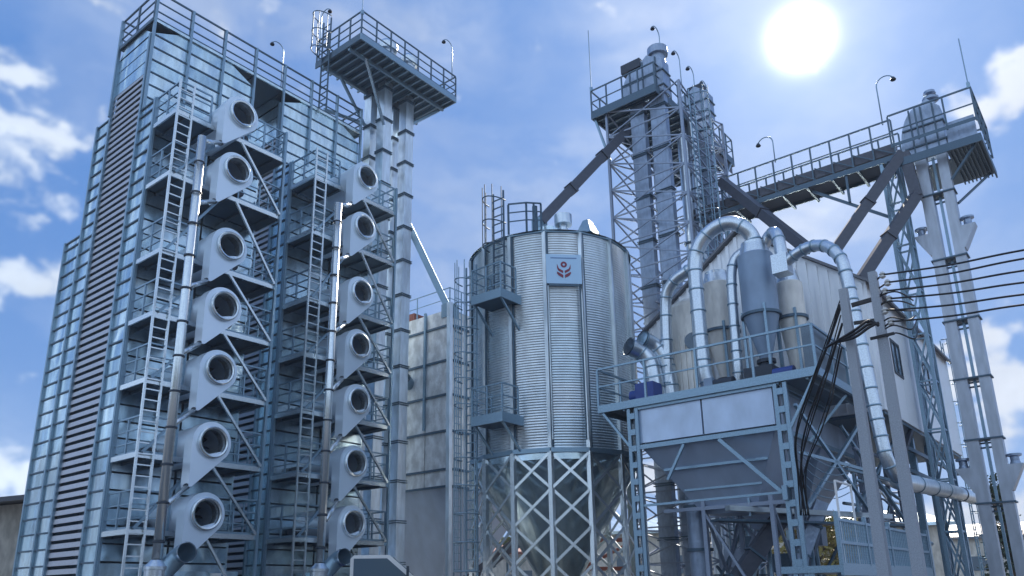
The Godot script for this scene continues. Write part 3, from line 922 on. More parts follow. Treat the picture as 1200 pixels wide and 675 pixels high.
# ---------------------------------------------------------------- hopper bin, platform and white building
func battened_column(t: Node, u: float, w: float, y1: float, along: Vector3, mt: Material, wide := .25) -> void:
	for s in [-.5, .5]: bar(t, "column_channel", at(u, 0, w) + along * wide * s, at(u, y1, w) + along * wide * s, .1, .09, mt)
	bar(t, "column_web", at(u + .16, 0, w), at(u + .16, y1, w), .03, wide, m.inner)
	var y := .3
	while y < y1 - .1:
		bar(t, "batten", at(u, y, w) - along * (wide * .5 - .05), at(u, y, w) + along * (wide * .5 - .05), .12, .16, mt)
		y += .46

func hopper_and_building() -> void:
	var t := thing("hopper_bin", "grey sheet steel hopper bin on battened columns with funnel bottom under the cyclones", "hopper", at(21.5, 0, 8.8))
	for k in 2:
		var a := 6.86 + k * 1.95
		slab(t, "front_sheet", Vector3(19.05, 5.5, a), Vector3(19.12, 6.52, a + 1.9), m.painted)
	slab(t, "side_sheet", Vector3(19.12, 5.5, 6.86), Vector3(22.6, 6.52, 6.92), m.painted)
	slab(t, "side_sheet", Vector3(22.64, 5.5, 6.86), Vector3(26.0, 6.52, 6.92), m.painted)
	slab(t, "inner_box", Vector3(19.13, 5.48, 6.93), Vector3(26, 6.5, 10.72), m.inner)
	for y in [5.38, 6.5]:
		bar(t, "stiffening_band", at(19.02, y, 6.8), at(19.02, y, 10.78), .1, .12, m.steel)
		bar(t, "stiffening_band", at(19.02, y, 6.8), at(26.0, y, 6.8), .1, .12, m.steel)
	funnel(t, "funnel", rect(19.1, 22.5, 6.9, 10.7, 5.4), rect(20.4, 21.4, 8.1, 9.6, 3.55), m.painted)
	funnel(t, "funnel", rect(22.6, 26.0, 6.9, 10.7, 5.4), rect(23.8, 24.8, 8.1, 9.6, 3.3), m.painted)
	bar(t, "funnel_rib", at(19.5, 4.75, 7.3), at(19.5, 4.75, 10.25), .07, .07, m.steel)
	bar(t, "funnel_rib", at(19.95, 4.2, 7.7), at(19.95, 4.2, 9.9), .06, .06, m.steel)
	bar(t, "diagonal", at(19.0, 5.3, 8.35), at(19.0, 3.8, 6.85), .09, .09, m.steel)
	bar(t, "diagonal", at(19.0, 5.3, 9.35), at(19.0, 4.4, 9.9), .07, .07, m.steel)
	bar(t, "tie", at(19.0, 3.8, 6.8), at(19.0, 3.78, 10.7), .06, .06, m.steel)
	bar(t, "gusset", at(19.0, 3.95, 6.75), at(19.0, 3.6, 6.75), .12, .3, m.steel)
	battened_column(t, 19.0, 6.62, 6.5, Vector3.FORWARD, m.steel)
	battened_column(t, 19.0, 10.84, 6.5, Vector3.FORWARD, m.steel)
	battened_column(t, 26.0, 6.62, 6.5, Vector3.FORWARD, m.steel)
	battened_column(t, 26.0, 10.84, 6.5, Vector3.FORWARD, m.steel)
	for u in [22.6, 26.4]: bar(t, "column", at(u, 0, 5.75), at(u, 6.5, 5.75), .16, .16, m.steel)
	for k in 2:
		var u := 19.0 + k * 3.6
		bar(t, "side_brace", at(u, 5.9, 6.3), at(u + 3.6, 3.4, 5.8), .08, .08, m.steel)
		bar(t, "side_brace", at(u, 3.4, 6.3), at(u + 3.6, 5.9, 5.8), .08, .08, m.steel)
		bar(t, "side_tie", at(u, 4.7, 6.3), at(u + 3.6, 4.6, 5.8), .08, .08, m.steel)
	var p := thing("filter_platform", "railed blue-grey steel platform carrying the cyclones above the hopper bin", "platform", at(21, 6.6, 8.8))
	slab(p, "floor", Vector3(18.98, 6.6, 5.7), Vector3(23.0, 6.68, 11.9), m.rail)
	slab(p, "edge_channel", Vector3(18.9, 6.52, 5.64), Vector3(18.98, 6.74, 11.94), m.steel)
	slab(p, "edge_channel", Vector3(18.98, 6.52, 5.62), Vector3(23.0, 6.74, 5.7), m.steel)
	slab(p, "edge_channel", Vector3(18.98, 6.52, 11.9), Vector3(23.0, 6.74, 11.96), m.steel)
	for k in 9: slab(p, "joist", Vector3(18.98, 6.48, 5.9 + k * .74), Vector3(22.9, 6.6, 5.96 + k * .74), m.steel)
	railing(p, [at(21.5, 6.7, 11.92), at(18.94, 6.7, 11.92), at(18.94, 6.7, 5.66), at(22.9, 6.7, 5.66)], m.steel, 1.13, 1.42, .055, [1.0, .53], false)
	bar(p, "bracket", at(18.98, 6.5, 11.8), at(19.0, 5.4, 10.95), .07, .07, m.steel)
	bar(p, "bracket", at(18.98, 6.5, 5.75), at(19.0, 5.3, 6.5), .07, .07, m.steel)
	bar(p, "bracket", at(21.5, 6.5, 5.75), at(21.0, 5.3, 6.7), .07, .07, m.steel)
	slab(p, "switch_cabinet", Vector3(19.5, 6.75, 5.8), Vector3(20.6, 8.0, 6.1), m.inner)
	slab(p, "switch_cabinet", Vector3(20.8, 6.75, 5.8), Vector3(22.2, 7.9, 6.1), m.inner)
	# white building: gable towards the platform, long side to the right
	var b := thing("white_building", "raised white metal-clad building with ribbed gable, dark roof and two side windows", "building", at(28.5, 6.3, 8.85))
	var u0 := 23.1
	var u1 := 34.0
	plate(b, "gable_wall", PackedVector2Array([Vector2(5.2, 6.3), Vector2(5.2, 10.1), Vector2(8.85, 12.78), Vector2(12.5, 10.1), Vector2(12.5, 6.3)]), at(u0, 0, 0), Vector3.FORWARD, Vector3.UP, Vector3.RIGHT * .1, m.cladding)
	var w := 5.3
	while w < 12.45:
		var top := 10.1 + (minf(w - 5.2, 12.5 - w)) * .734 - .08
		slab(b, "wall_rib", Vector3(u0 - .06, 6.32, w), Vector3(u0 + .01, top, w + .11), m.cladding)
		w += .3
	# side wall in sheets, leaving the window openings free
	var wins := [[24.95, 26.0, 7.75, 8.8], [29.2, 30.9, 7.95, 9.0]]
	var x := u0 + .1
	while x < u1 - .1:
		var nx := minf(x + 1.36, u1)
		var cut := []
		for v in wins:
			if v[1] > x and v[0] < nx: cut = v
		if cut.is_empty():
			slab(b, "wall_sheet", Vector3(x, 6.3, 5.2), Vector3(nx - .012, 10.1, 5.3), m.cladding)
		else:
			slab(b, "wall_sheet", Vector3(x, 6.3, 5.2), Vector3(nx - .012, cut[2], 5.3), m.cladding)
			slab(b, "wall_sheet", Vector3(x, cut[3], 5.2), Vector3(nx - .012, 10.1, 5.3), m.cladding)
			if cut[0] > x + .02: slab(b, "wall_sheet", Vector3(x, cut[2], 5.2), Vector3(minf(cut[0], nx - .012), cut[3], 5.3), m.cladding)
			if cut[1] < nx - .02: slab(b, "wall_sheet", Vector3(maxf(cut[1], x), cut[2], 5.2), Vector3(nx - .012, cut[3], 5.3), m.cladding)
		x = nx
	for v in wins:
		var win := slab(b, "window", Vector3(v[0], v[2], 5.2), Vector3(v[1], v[3], 5.24), m.glass)
		for e in [[v[0], v[0] + .07, v[2], v[3]], [v[1] - .07, v[1], v[2], v[3]], [(v[0] + v[1]) / 2 - .04, (v[0] + v[1]) / 2 + .04, v[2], v[3]], [v[0], v[1], v[2] - .03, v[2] + .05], [v[0], v[1], v[3] - .05, v[3] + .03]]:
			slab(win, "frame", Vector3(e[0], e[2], 5.175), Vector3(e[1], e[3], 5.199), m.dark)
	slab(b, "floor", Vector3(u0 + .1, 6.2, 5.25), Vector3(u1, 6.3, 12.45), m.rail)
	slab(b, "back_wall", Vector3(u1, 6.3, 5.2), Vector3(u1 + .1, 10.1, 12.5), m.cladding)
	slab(b, "far_wall", Vector3(u0 + .1, 6.3, 12.4), Vector3(u1, 10.1, 12.5), m.cladding)
	for s in [-1.0, 1.0]:
		var e := at(0, 9.95, 8.85 + s * 3.85)
		var r := at(0, 12.82, 8.85)
		var up := Vector3(0, .09, 0)
		funnel(b, "roof_slope", [Vector3(u0 - .2, r.y, r.z) + up, Vector3(u1 + .2, r.y, r.z) + up, Vector3(u1 + .2, e.y, e.z) + up, Vector3(u0 - .2, e.y, e.z) + up], [Vector3(u0 - .2, r.y, r.z), Vector3(u1 + .2, r.y, r.z), Vector3(u1 + .2, e.y, e.z), Vector3(u0 - .2, e.y, e.z)], m.roof)
	for u in [27.5, 30.0, 33.5]:
		for w2 in [5.6, 12.0]: bar(b, "pillar", at(u, 0, w2), at(u, 6.2, w2), .2, .2, m.steel)
	bar(b, "knee_brace", at(24.6, 4.6, 5.5), at(26.4, 6.2, 5.3), .12, .12, m.spout)
	for y in [4.9, 5.6]: bar(b, "pipe_rack", at(25.5, y, 5.4), at(33.8, y, 5.4), .09, .12, m.rail)
	ladder(b, at(34.5, .3, 5.3), 11.0, Vector3.RIGHT, m.steel, .45, .04, 2.5, Vector3.BACK)

# ---------------------------------------------------------------- cyclones and ducts on the platform
func duct(called: String, label: String, pts: Array, r: float, mt: Material, group: String, open := false, apart := .55) -> Node3D:
	var t := thing(called, label, "duct", pts[0], group)
	var ps := smooth_path(pts)
	tube(t, "pipe", ps, r, mt, 18, not open)
	var run := 0.0
	for i in range(1, ps.size()):
		run += ps[i].distance_to(ps[i - 1])
		if run > apart:
			run = 0
			var d: Vector3 = (ps[i] - ps[i - 1]).normalized()
			tube(t, "joint_band", [ps[i] - d * .022, ps[i] + d * .022], r + .018, m.steel, 18)
	return t

func cyclone(label: String, u: float, w: float, r: float, top: float, waist: float, tip: float, mt: Material, base := 6.68) -> Node3D:
	var t := thing("cyclone_separator", label, "cyclone", at(u, base, w))
	var o := at(u, 0, w)
	lathe(t, "drum", o, [[r, waist], [r, top], [r * .9, top + .04]], mt, 36)
	lathe(t, "cone", o, [[.14, tip], [r, waist]], mt, 36)
	lathe(t, "flange", o, [[r, waist - .05], [r + .06, waist - .05], [r + .06, waist + .03], [r, waist + .03]], m.rail, 36)
	lathe(t, "cap", o, [[r * .9, top + .04], [r * .72, top + .34], [r * .7, top + .42], [0, top + .43]], m.duct, 36)
	lathe(t, "outlet_valve", o, [[.2, base], [.2, tip - .05], [.26, tip - .05], [.26, tip + .05], [.15, tip + .06]], m.dark, 20)
	for k in 3:
		var a := TAU * k / 3 + .5
		var d := Vector3(cos(a), 0, sin(a)) * (r + .03)
		bar(t, "leg", o + d + Vector3.UP * base, o + d + Vector3.UP * (waist + .2), .07, .07, m.steel)
	return t

func filters() -> void:
	cyclone("large dark blue-grey cyclone with cone bottom in the middle of the platform", 20.7, 7.5, .5, 10.75, 8.95, 7.6, m.painted_dull)
	cyclone("cream cyclone half hidden behind the tall arched duct", 21.5, 9.05, .5, 10.5, 9.0, 7.5, m.cream)
	cyclone("cream cyclone standing against the ribbed gable, next to the dark cyclone", 21.7, 6.98, .39, 10.05, 9.0, 7.1, m.cream)
	var arch := [at(20.5, 6.7, 9.0), at(20.35, 7.4, 9.18), at(20.3, 8.2, 9.2), at(20.3, 9.6, 9.2), at(20.3, 10.8, 9.18), at(20.3, 11.3, 9.05), at(20.32, 11.68, 8.75), at(20.36, 11.88, 8.32), at(20.42, 11.85, 7.92), at(20.5, 11.62, 7.62), at(20.6, 11.35, 7.48), at(20.65, 11.05, 7.45)]
	duct("arched_duct", "large arched galvanised duct rising from the platform into the dark cyclone's top", arch, .215, m.duct, "ducts on the filter platform")
	duct("side_duct", "narrower galvanised duct standing close against the dark cyclone", [at(20.7, 6.75, 8.32), at(20.6, 7.6, 8.3), at(20.6, 9.0, 8.27), at(20.6, 10.2, 8.22), at(20.62, 10.75, 8.1), at(20.68, 10.98, 7.85), at(20.75, 11.0, 7.6)], .145, m.duct, "ducts on the filter platform")
	duct("elbow_duct", "galvanised duct with one elbow between the tower and the tall arch", [at(20.7, 6.75, 10.6), at(20.65, 8.0, 10.5), at(20.6, 9.6, 10.4), at(20.55, 10.25, 10.3), at(20.5, 10.6, 10.0), at(20.45, 10.75, 9.6), at(20.4, 10.85, 9.25)], .175, m.duct, "ducts on the filter platform")
	var back := duct("transfer_duct", "galvanised duct looping from the dark cyclone over and down past the poles", [at(20.85, 11.0, 7.3), at(20.8, 11.3, 7.05), at(20.6, 11.25, 6.8), at(20.4, 10.85, 6.66), at(20.3, 10.3, 6.6)], .17, m.duct, "ducts on the filter platform")
	slab(back, "junction_box", Vector3(20.1, 9.85, 6.42), Vector3(20.55, 10.4, 6.85), m.duct)
	duct("down_duct", "long galvanised duct bending over and dropping beside the concrete poles", [at(20.3, 10.1, 6.6), at(20.25, 10.3, 6.2), at(20.15, 10.36, 5.75), at(19.95, 10.15, 5.3), at(19.75, 9.7, 4.98), at(19.65, 9.2, 4.86), at(19.6, 7.5, 4.75), at(19.6, 5.9, 4.66), at(19.6, 4.95, 4.6), at(19.62, 4.45, 4.55), at(19.8, 4.1, 4.48), at(20.2, 3.98, 4.42)], .155, m.duct, "ducts on the filter platform", false, .3)
	duct("cross_duct", "thick level duct running below the white building behind the concrete poles", [at(19.9, 3.92, 4.42), at(22.0, 4.02, 4.42), at(25.0, 4.15, 4.42), at(29.5, 4.3, 4.42)], .21, m.trunk, "ducts on the filter platform", false, 1.6)
	for k in 2:
		var q: Array = [[at(20.4, 6.75, 10.78), at(20.35, 7.7, 10.82), at(20.3, 8.2, 10.9), at(20.12, 8.5, 11.1), at(19.75, 8.62, 11.28)], [at(20.8, 6.75, 10.5), at(20.75, 7.8, 10.55), at(20.65, 8.4, 10.65), at(20.47, 8.74, 10.84), at(20.1, 8.87, 11.0)]][k]
		var o := duct("open_pipe", ["lower of two bent pipes with open black mouths beside the silo", "higher of two bent pipes with open black mouths beside the silo"][k], q, .26, m.duct, "open bent pipes", true)
		var d: Vector3 = (q[-1] - q[-2]).normalized()
		tube(o, "rim", [q[-1] - d * .03, q[-1] + d * .015], .285, m.rail, 18, false)
	var mo := thing("blue_motor", "blue electric motor on the platform under the open pipes", "motor", at(20.0, 6.7, 10.8))
	slab(mo, "housing", Vector3(19.75, 6.8, 10.55), Vector3(20.3, 7.42, 11.15), m.blue_paint)
	rod(mo, "shaft_cover", at(20.0, 7.1, 11.15), at(20.0, 7.1, 11.4), .2, m.blue_paint, 16)
	slab(mo, "foot", Vector3(19.8, 6.68, 10.6), Vector3(20.25, 6.8, 11.1), m.dark)
	var dm := thing("drive_motor", "dark geared motor at the foot of the tall arched duct", "motor", at(20.1, 6.7, 8.6))
	rod(dm, "motor", at(20.0, 6.98, 8.2), at(20.0, 6.98, 8.75), .19, m.dark, 16)
	slab(dm, "gearbox", Vector3(19.8, 6.7, 8.75), Vector3(20.25, 7.2, 9.0), m.painted_dull)
	slab(dm, "foot", Vector3(19.8, 6.68, 8.15), Vector3(20.2, 6.82, 8.75), m.dark)
	var am := thing("airlock_drive", "dark airlock and drive block under the blue-grey cyclone", "motor", at(20.4, 6.7, 7.5))
	slab(am, "block", Vector3(20.1, 6.7, 7.15), Vector3(20.7, 7.35, 7.95), m.dark)
	rod(am, "motor", at(20.2, 7.05, 6.6), at(20.2, 7.05, 7.15), .17, m.blue_paint, 14)
	var fb := thing("filter_housing", "cream ribbed filter housing with a round dark port behind the elbow duct", "filter", at(21.3, 6.7, 9.95))
	slab(fb, "body", Vector3(21.0, 6.7, 9.62), Vector3(22.0, 10.0, 10.5), m.cream)
	for k in 5: slab(fb, "rib", Vector3(20.96, 6.72, 9.66 + k * .18), Vector3(21.01, 9.0, 9.73 + k * .18), m.cream)
	rod(fb, "port", at(20.9, 8.75, 9.72), at(21.1, 8.75, 9.78), .26, m.inner, 20)
	lathe(fb, "domed_lid", at(21.5, 10.0, 10.05), [[.5, 0], [.48, .12], [.3, .25], [0, .3]], m.cream, 24)

# ---------------------------------------------------------------- right elevator
func right_elevator() -> void:
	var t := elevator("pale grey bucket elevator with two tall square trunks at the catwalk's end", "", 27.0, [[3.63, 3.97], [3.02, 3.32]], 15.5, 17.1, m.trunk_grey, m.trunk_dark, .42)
	lathe(t, "head_vent", at(27.2, 17.2, 3.2), [[.12, 0], [.12, .25], [.26, .27], [.26, .36], [.1, .4], [.1, .5], [.2, .52], [.18, .62], [0, .65]], m.trunk_dark, 14)
	for y in [3.9, 5.8, 7.7, 9.6, 11.7, 14.0]:
		for k in 2: bar(t, "tie", at(27.3, y - .12 - k * .14, 3.3), at(27.3, y - .12 - k * .14, 3.66), .05, .05, m.rail)
		slab(t, "collar", Vector3(26.95, y - .045, 2.97), Vector3(27.48, y, 4.02), m.rail)
	bar(t, "guide_rail", at(27.3, 0, 3.47), at(27.3, 15.4, 3.47), .08, .08, m.steel)
	for y in [12.3, 4.6]:
		for s in [-1.0, 1.0]:
			var w := 3.97 if s > 0 else 3.02
			funnel(t, "inlet_hopper", rect(26.98, 27.44, w, w + .42 * s, y + .35), rect(26.98, 27.44, w, w + .03 * s, y - .4), m.trunk_grey)
			lathe(t, "inlet_cap", at(27.2, y + .35, w + .2 * s), [[.16, 0], [.12, .1], [.12, .22], [.2, .25], [.2, .31], [0, .33]], m.trunk_dark, 14)
	var p := thing("elevator_platform", "railed platform with a dark sheet panel round the right elevator's head", "platform", at(28, 15.3, 3.3))
	slab(p, "floor", Vector3(26.6, 15.28, 1.98), Vector3(29.6, 15.34, 2.98), m.rail)
	slab(p, "floor", Vector3(27.6, 15.28, 2.98), Vector3(29.6, 15.34, 4.4), m.rail)
	slab(p, "edge_beam", Vector3(26.55, 15.12, 1.93), Vector3(29.65, 15.4, 1.98), m.rail)
	slab(p, "edge_beam", Vector3(26.55, 15.12, 1.98), Vector3(26.6, 15.4, 4.5), m.rail)
	for k in 8: slab(p, "joist", Vector3(26.6, 15.18, 2.05 + k * .12), Vector3(29.6, 15.28, 2.09 + k * .12), m.rail)
	slab(p, "dark_sheet", Vector3(26.9, 15.4, 2.05), Vector3(27.0, 16.3, 2.9), m.trunk_dark)
	railing(p, [at(26.58, 15.9, 4.5), at(26.58, 15.9, 1.96), at(29.6, 15.9, 1.96), at(29.6, 15.9, 4.4)], m.rail, 1.2, .8, .05, [1.0, .5])
	bar(p, "bracket", at(26.7, 15.2, 2.1), at(27.0, 14.3, 3.0), .07, .07, m.rail)
	bar(p, "bracket", at(29.3, 15.2, 2.1), at(27.4, 13.6, 3.0), .07, .07, m.rail)
	rodmast(at(26.6, 17.1, 2.0), 1.9, "thin lightning rod on the right elevator platform corner")

# ---------------------------------------------------------------- concrete poles and cables
func pix(x: float, y: float, far: float) -> Vector3:
	var d := ray(x, y)
	return cam.position + d * far / Vector2(d.x, d.z).length()

func pole(foot: Vector3, tall: float, label: String) -> Node3D:
	var t := thing("concrete_pole", label, "utility pole", foot, "concrete utility poles")
	var sq := func(y: float, s: float) -> Array:
		return [foot + Vector3(-s, y, s), foot + Vector3(s, y, s), foot + Vector3(s, y, -s), foot + Vector3(-s, y, -s)]
	funnel(t, "shaft", sq.call(tall, .06), sq.call(0, .092), m.pole_concrete)
	return t

func poles_and_wires() -> void:
	var fb := at(12.7, 0, 2.74)
	var fa := at(12.61, 0, 3.19)
	var b := pole(fb, 6.4, "concrete utility pole carrying the wire insulators, straight post of the pair")
	var a := pole(fa, 6.2, "plain concrete utility pole beside the galvanised down duct")
	bar(a, "cross_tie", at(12.6, 5.9, 3.1), at(12.68, 5.95, 2.78), .06, .06, m.cable)
	bar(a, "cross_tie", at(12.6, 5.6, 3.1), at(12.68, 5.6, 2.78), .05, .05, m.cable)
	bar(b, "crossarm", at(12.62, 5.3, 2.9), at(12.64, 5.32, 2.55), .04, .04, m.cable)
	var end := pix(1420, 300, 10.6)
	var far := pole(Vector3(end.x, 0, end.z), 7.0, "concrete utility pole beyond the picture's edge that takes the wires")
	var ys := [[322, 293], [331, 303], [341, 317], [350, 331], [364, 345], [377, 357]]
	for k in 6:
		var s := pix(1034 + [0, 6, 3, 8, 3, 10][k], ys[k][0], 12.9)
		var e := pix(1200, ys[k][1], 12.0)
		var e2 := pix(1420, ys[k][1] - (ys[k][0] - ys[k][1]) * 1.25, 10.6)
		var mid := s.lerp(e, .5) + Vector3.DOWN * .03
		var t := thing("overhead_wire", ["topmost", "second from the top", "third from the top", "fourth from the top", "fifth from the top", "lowest"][k] + " of six black overhead wires on the concrete pole", "wire", s, "overhead power wires")
		tube(t, "wire", smooth_path([s, mid, e, e2], 8), .015, m.cable, 6)
		# insulator on the pole
		var q := s + (Vector3(fb.x, s.y, fb.z) - s).normalized() * .05
		rod(b, "bracket_pin", s, Vector3(fb.x + .02, s.y - .06, fb.z), .016, m.cable, 6)
		lathe(b, "insulator", s + Vector3.DOWN * .06, [[.02, 0], [.05, .02], [.03, .05], [.05, .07], [.02, .11]], m.porcelain, 10)
	# tangle between pole and building
	for k in 6:
		var t := thing("slack_cable", "slack black cable looping between the concrete pole and the white wall", "cable", fb + Vector3.UP * 5.4, "slack cables at the pole")
		var s := pix(1035 + k * 3, 345 + k * 9, 12.9)
		tube(t, "cable", smooth_path([Vector3(fb.x, s.y - .05, fb.z), s, pix(1052 + k * 4, 342 + k * 11, 12.8), pix(1070 + k, 352 + k * 6, 13.4)], 5), .013, m.cable, 5)
	for k in 3:
		var t := thing("slack_cable", "thick black cable tying the two concrete poles together", "cable", fa + Vector3.UP * 5.2, "cables between the concrete poles")
		tube(t, "cable", smooth_path([pix(975 - k * 4, 402 + k * 3, 13.2), pix(1000, 396 - k * 4, 12.7), pix(1018, 384 - k * 4, 12.6), pix(1030, 378 + k * 2, 12.6)], 6), .022, m.cable, 6)
	# bundle hanging from the poles down to the hopper column
	for k in 8:
		var t := thing("hanging_cable", "black cable of the bundle drooping from the poles to the hopper column", "cable", pix(990, 350, 13), "drooping cable bundle")
		var o := k * 4.0 + rng.randf_range(-5, 5)
		var v := rng.randf_range(-9, 9)
		tube(t, "cable", smooth_path([pix(984 + rng.randf() * 4, 342 + k * 9 + v, 13.0), pix(968 + o * .3, 392 + k * 8 + v, 13.8), pix(948 + o * .85, 445 + k * 3 + v, 15.6), pix(930 + o * 1.0, 505 + v, 17.6), pix(929 + o * .5 + rng.randf() * 5, 548 + v, 18.8), pix(938 + rng.randf() * 10, 604, 19.2)], 6), .011 + .005 * (k % 3), m.cable, 6)
	for k in 5:
		var t := thing("wall_cable", "thin pale cable drooping along the hopper under the white building", "cable", pix(940, 540, 19), "thin cables along the hopper")
		tube(t, "cable", smooth_path([pix(934, 520 + k * 9, 19.2), pix(955, 538 + k * 10, 19.8), pix(978, 548 + k * 9, 20.4), pix(996, 545 + k * 8, 21)], 6), .012, m.steel, 5)

# ---------------------------------------------------------------- what stands below the bins
func conveyor(label: String, a: Vector3, b: Vector3, s: float, mt: Material) -> void:
	var t := thing("inclined_conveyor", label, "conveyor", Vector3(a.x, 0, a.z), "inclined conveyors below the bins")
	bar(t, "casing", a, b, s, s, mt)
	for k in 4: bar(t, "flange", a.lerp(b, .15 + k * .22), a.lerp(b, .165 + k * .22), s + .1, s + .1, m.rail)
	for e in [.25, .75]:
		var p := a.lerp(b, e)
		bar(t, "support_leg", Vector3(p.x, 0, p.z), p, .08, .08, m.steel)

func undercroft() -> void:
	conveyor("dark inclined conveyor rising under the hopper bin's middle", at(19.8, .6, 9.6), at(21.4, 3.7, 7.6), .42, m.spout)
	conveyor("dark inclined conveyor rising under the hopper bin's near column", at(21.2, .4, 8.3), at(22.0, 3.8, 6.9), .34, m.trunk_dark)
	conveyor("brown inclined conveyor under the concrete bin", at(22.0, .8, 22.0), at(25.0, 4.0, 19.0), .4, m.spout)
	var d := thing("drop_pipe", "thick dark vertical pipe below the hopper bin", "pipe", at(21, 0, 10.2))
	rod(d, "pipe", at(21.0, 0, 10.1), at(21.0, 4.4, 10.1), .3, m.trunk_dark, 20)
	for y in [1.4, 2.6, 3.8]: rod(d, "flange", at(21.0, y, 10.1), at(21.0, y + .08, 10.1), .38, m.rail, 20)
	var s := thing("support_frame", "blue-grey steel frame with crossed braces standing under the hopper bin", "frame", at(20.8, 0, 9))
	for w in [7.6, 9.5]:
		for u in [20.2, 22.6]: bar(s, "post", at(u, 0, w), at(u, 3.9, w), .11, .11, m.lattice)
		bar(s, "brace", at(20.2, .3, w), at(22.6, 3.7, w), .07, .07, m.lattice)
		bar(s, "brace", at(22.6, .3, w), at(20.2, 3.7, w), .07, .07, m.lattice)
	for u in [20.2, 22.6]:
		bar(s, "beam", at(u, 3.7, 7.0), at(u, 3.7, 10.7), .1, .1, m.lattice)
		bar(s, "brace", at(u, .3, 7.6), at(u, 3.6, 9.5), .07, .07, m.lattice)
	var h := thing("level_conveyor", "level pale conveyor trough running under the hoppers", "conveyor", at(21, 3.3, 7))
	bar(h, "trough", at(19.7, 3.6, 8.6), at(23.5, 3.4, 5.6), .24, .13, m.trunk)
	bar(h, "walk_plank", at(19.5, 3.3, 8.9), at(24.0, 3.15, 5.2), .5, .06, m.rail)
	for k in 3: bar(h, "hanger", at(20.2 + k * 1.3, 3.4, 8.2 - k), at(20.2 + k * 1.3, 4.6, 8.2 - k), .06, .06, m.steel)
	# pipe rack below the building, seen between poles and mast
	for v in [[24.2, 6.4, "crowded pipe rack with braces under the white building"], [29.5, 8.0, "second pipe rack farther under the white building"]]:
		var k := thing("pipe_rack", v[2], "pipe rack", at(v[0] + 2, 0, v[1]), "pipe racks under the building")
		for n in 4:
			bar(k, "post", at(v[0] + n * 1.5, 0, v[1]), at(v[0] + n * 1.5, 5.9, v[1]), .12, .12, m.lattice)
			if n < 3:
				for y in [1.2, 2.9, 4.4]:
					bar(k, "brace", at(v[0] + n * 1.5, y, v[1]), at(v[0] + n * 1.5 + 1.5, y + 1.4 * (1 if n % 2 else -1) * .9, v[1]), .06, .06, m.steel)
		for n in 9:
			var y := 1.9 + n * .42 + rng.randf_range(-.1, .1)
			var w := v[1] + rng.randf_range(-.5, .5) as float
			tube(k, "pipe", smooth_path([at(v[0] - 1.0, y, w), at(v[0] + 1.8, y + rng.randf_range(-.1, .1), w), at(v[0] + 2.4, y - rng.randf_range(0, .5), w - .2), at(v[0] + 5.2, y - rng.randf_range(0, .5), w - .2)], 4), rng.randf_range(.03, .1), [m.steel, m.duct, m.lattice][n % 3], 8)
	var mf := thing("machine_frame", "cluttered steel frame with small gearboxes behind the hopper bin's columns", "machine", at(23.5, 0, 9.5))
	for n in 14:
		var a := at(22.0 + rng.randf() * 3.5, .2 + rng.randf() * 1.5, 7.5 + rng.randf() * 4.5)
		var run := Vector3(rng.randf_range(-1, 1), rng.randf_range(.6, 2.6), rng.randf_range(-1.4, 1.4))
		bar(mf, "strut", a, a + run, .07, .07, [m.lattice, m.steel, m.rail][n % 3])
	for n in 5:
		var a := at(22.3 + n * .7, 0, 8.0 + (n * 1.7 - 3.4 * int(n / 2)))
		slab(mf, "gearbox", Vector3(a.x, 2.0 + n * .2, -a.z), Vector3(a.x + .5, 2.5 + n * .22, -a.z + .6), [m.rail, m.lattice, m.trunk_dark][n % 3])
		bar(mf, "stand", Vector3(a.x + .25, 0, a.z - .3), Vector3(a.x + .25, 2.0 + n * .2, a.z - .3), .12, .12, m.rail)
	# barred landing near the foot of the building
	var l := thing("barred_landing", "blue-grey steel landing with closely barred railing below the white building", "landing", at(17.5, 1.9, 5.5))
	slab(l, "floor", Vector3(16.6, 1.86, 5.0), Vector3(24.5, 2.0, 6.2), m.steel)
	slab(l, "edge_beam", Vector3(16.6, 1.8, 4.94), Vector3(24.5, 2.04, 5.0), m.steel)
	var st := start()
	for y in [2.9, 2.45]: sbeam(st, at(16.6, y, 4.97), at(24.5, y, 4.97), .06, .06)
	var r := done(st, l, "railing", m.steel)
	for k in 48: bar(r, "baluster", at(16.65 + k * .163, 2.0, 4.97), at(16.65 + k * .163, 2.9, 4.97), .03, .03, m.steel)
	for k in 5: bar(r, "post", at(16.63 + k * 1.95, 2.0, 4.97), at(16.63 + k * 1.95, 3.05, 4.97), .08, .08, m.steel)
	for k in 5: bar(l, "pillar", at(16.7 + k * 1.9, 0, 5.6), at(16.7 + k * 1.9, 1.86, 5.6), .14, .14, m.steel)
	var g := thing("door_frame", "thin white steel frame standing on the barred landing", "frame", at(17.4, 2.0, 5.0))
	bar(g, "jamb", at(17.3, 2.0, 5.1), at(17.3, 3.75, 5.1), .04, .04, m.white_paint)
	bar(g, "jamb", at(18.4, 2.0, 5.1), at(18.4, 3.75, 5.1), .04, .04, m.white_paint)
	bar(g, "lintel", at(17.3, 3.75, 5.1), at(18.4, 3.75, 5.1), .04, .04, m.white_paint)
	# low plinth under the dryers
	for k in 2:
		var u := 10.0 + k * 5.2
		var c := thing("burner_housing", ["low sheet metal burner housing at the louvred dryer's foot", "low sheet metal burner housing at the foot of the dryer by the elevators"][k], "housing", at(u + 2, 0, 22), "burner housings")
		slab(c, "body", Vector3(u + 1.2, 0, 21.4), Vector3(u + 3.6, 2.3, 22.4), m.sheet_dull)
		slab(c, "door", Vector3(u + 1.6, .3, 21.36), Vector3(u + 2.4, 2.1, 21.4), m.painted)
		slab(c, "gauge_box", Vector3(u + 2.7, 1.9, 21.3), Vector3(u + 3.0, 2.25, 21.4), m.white_paint)

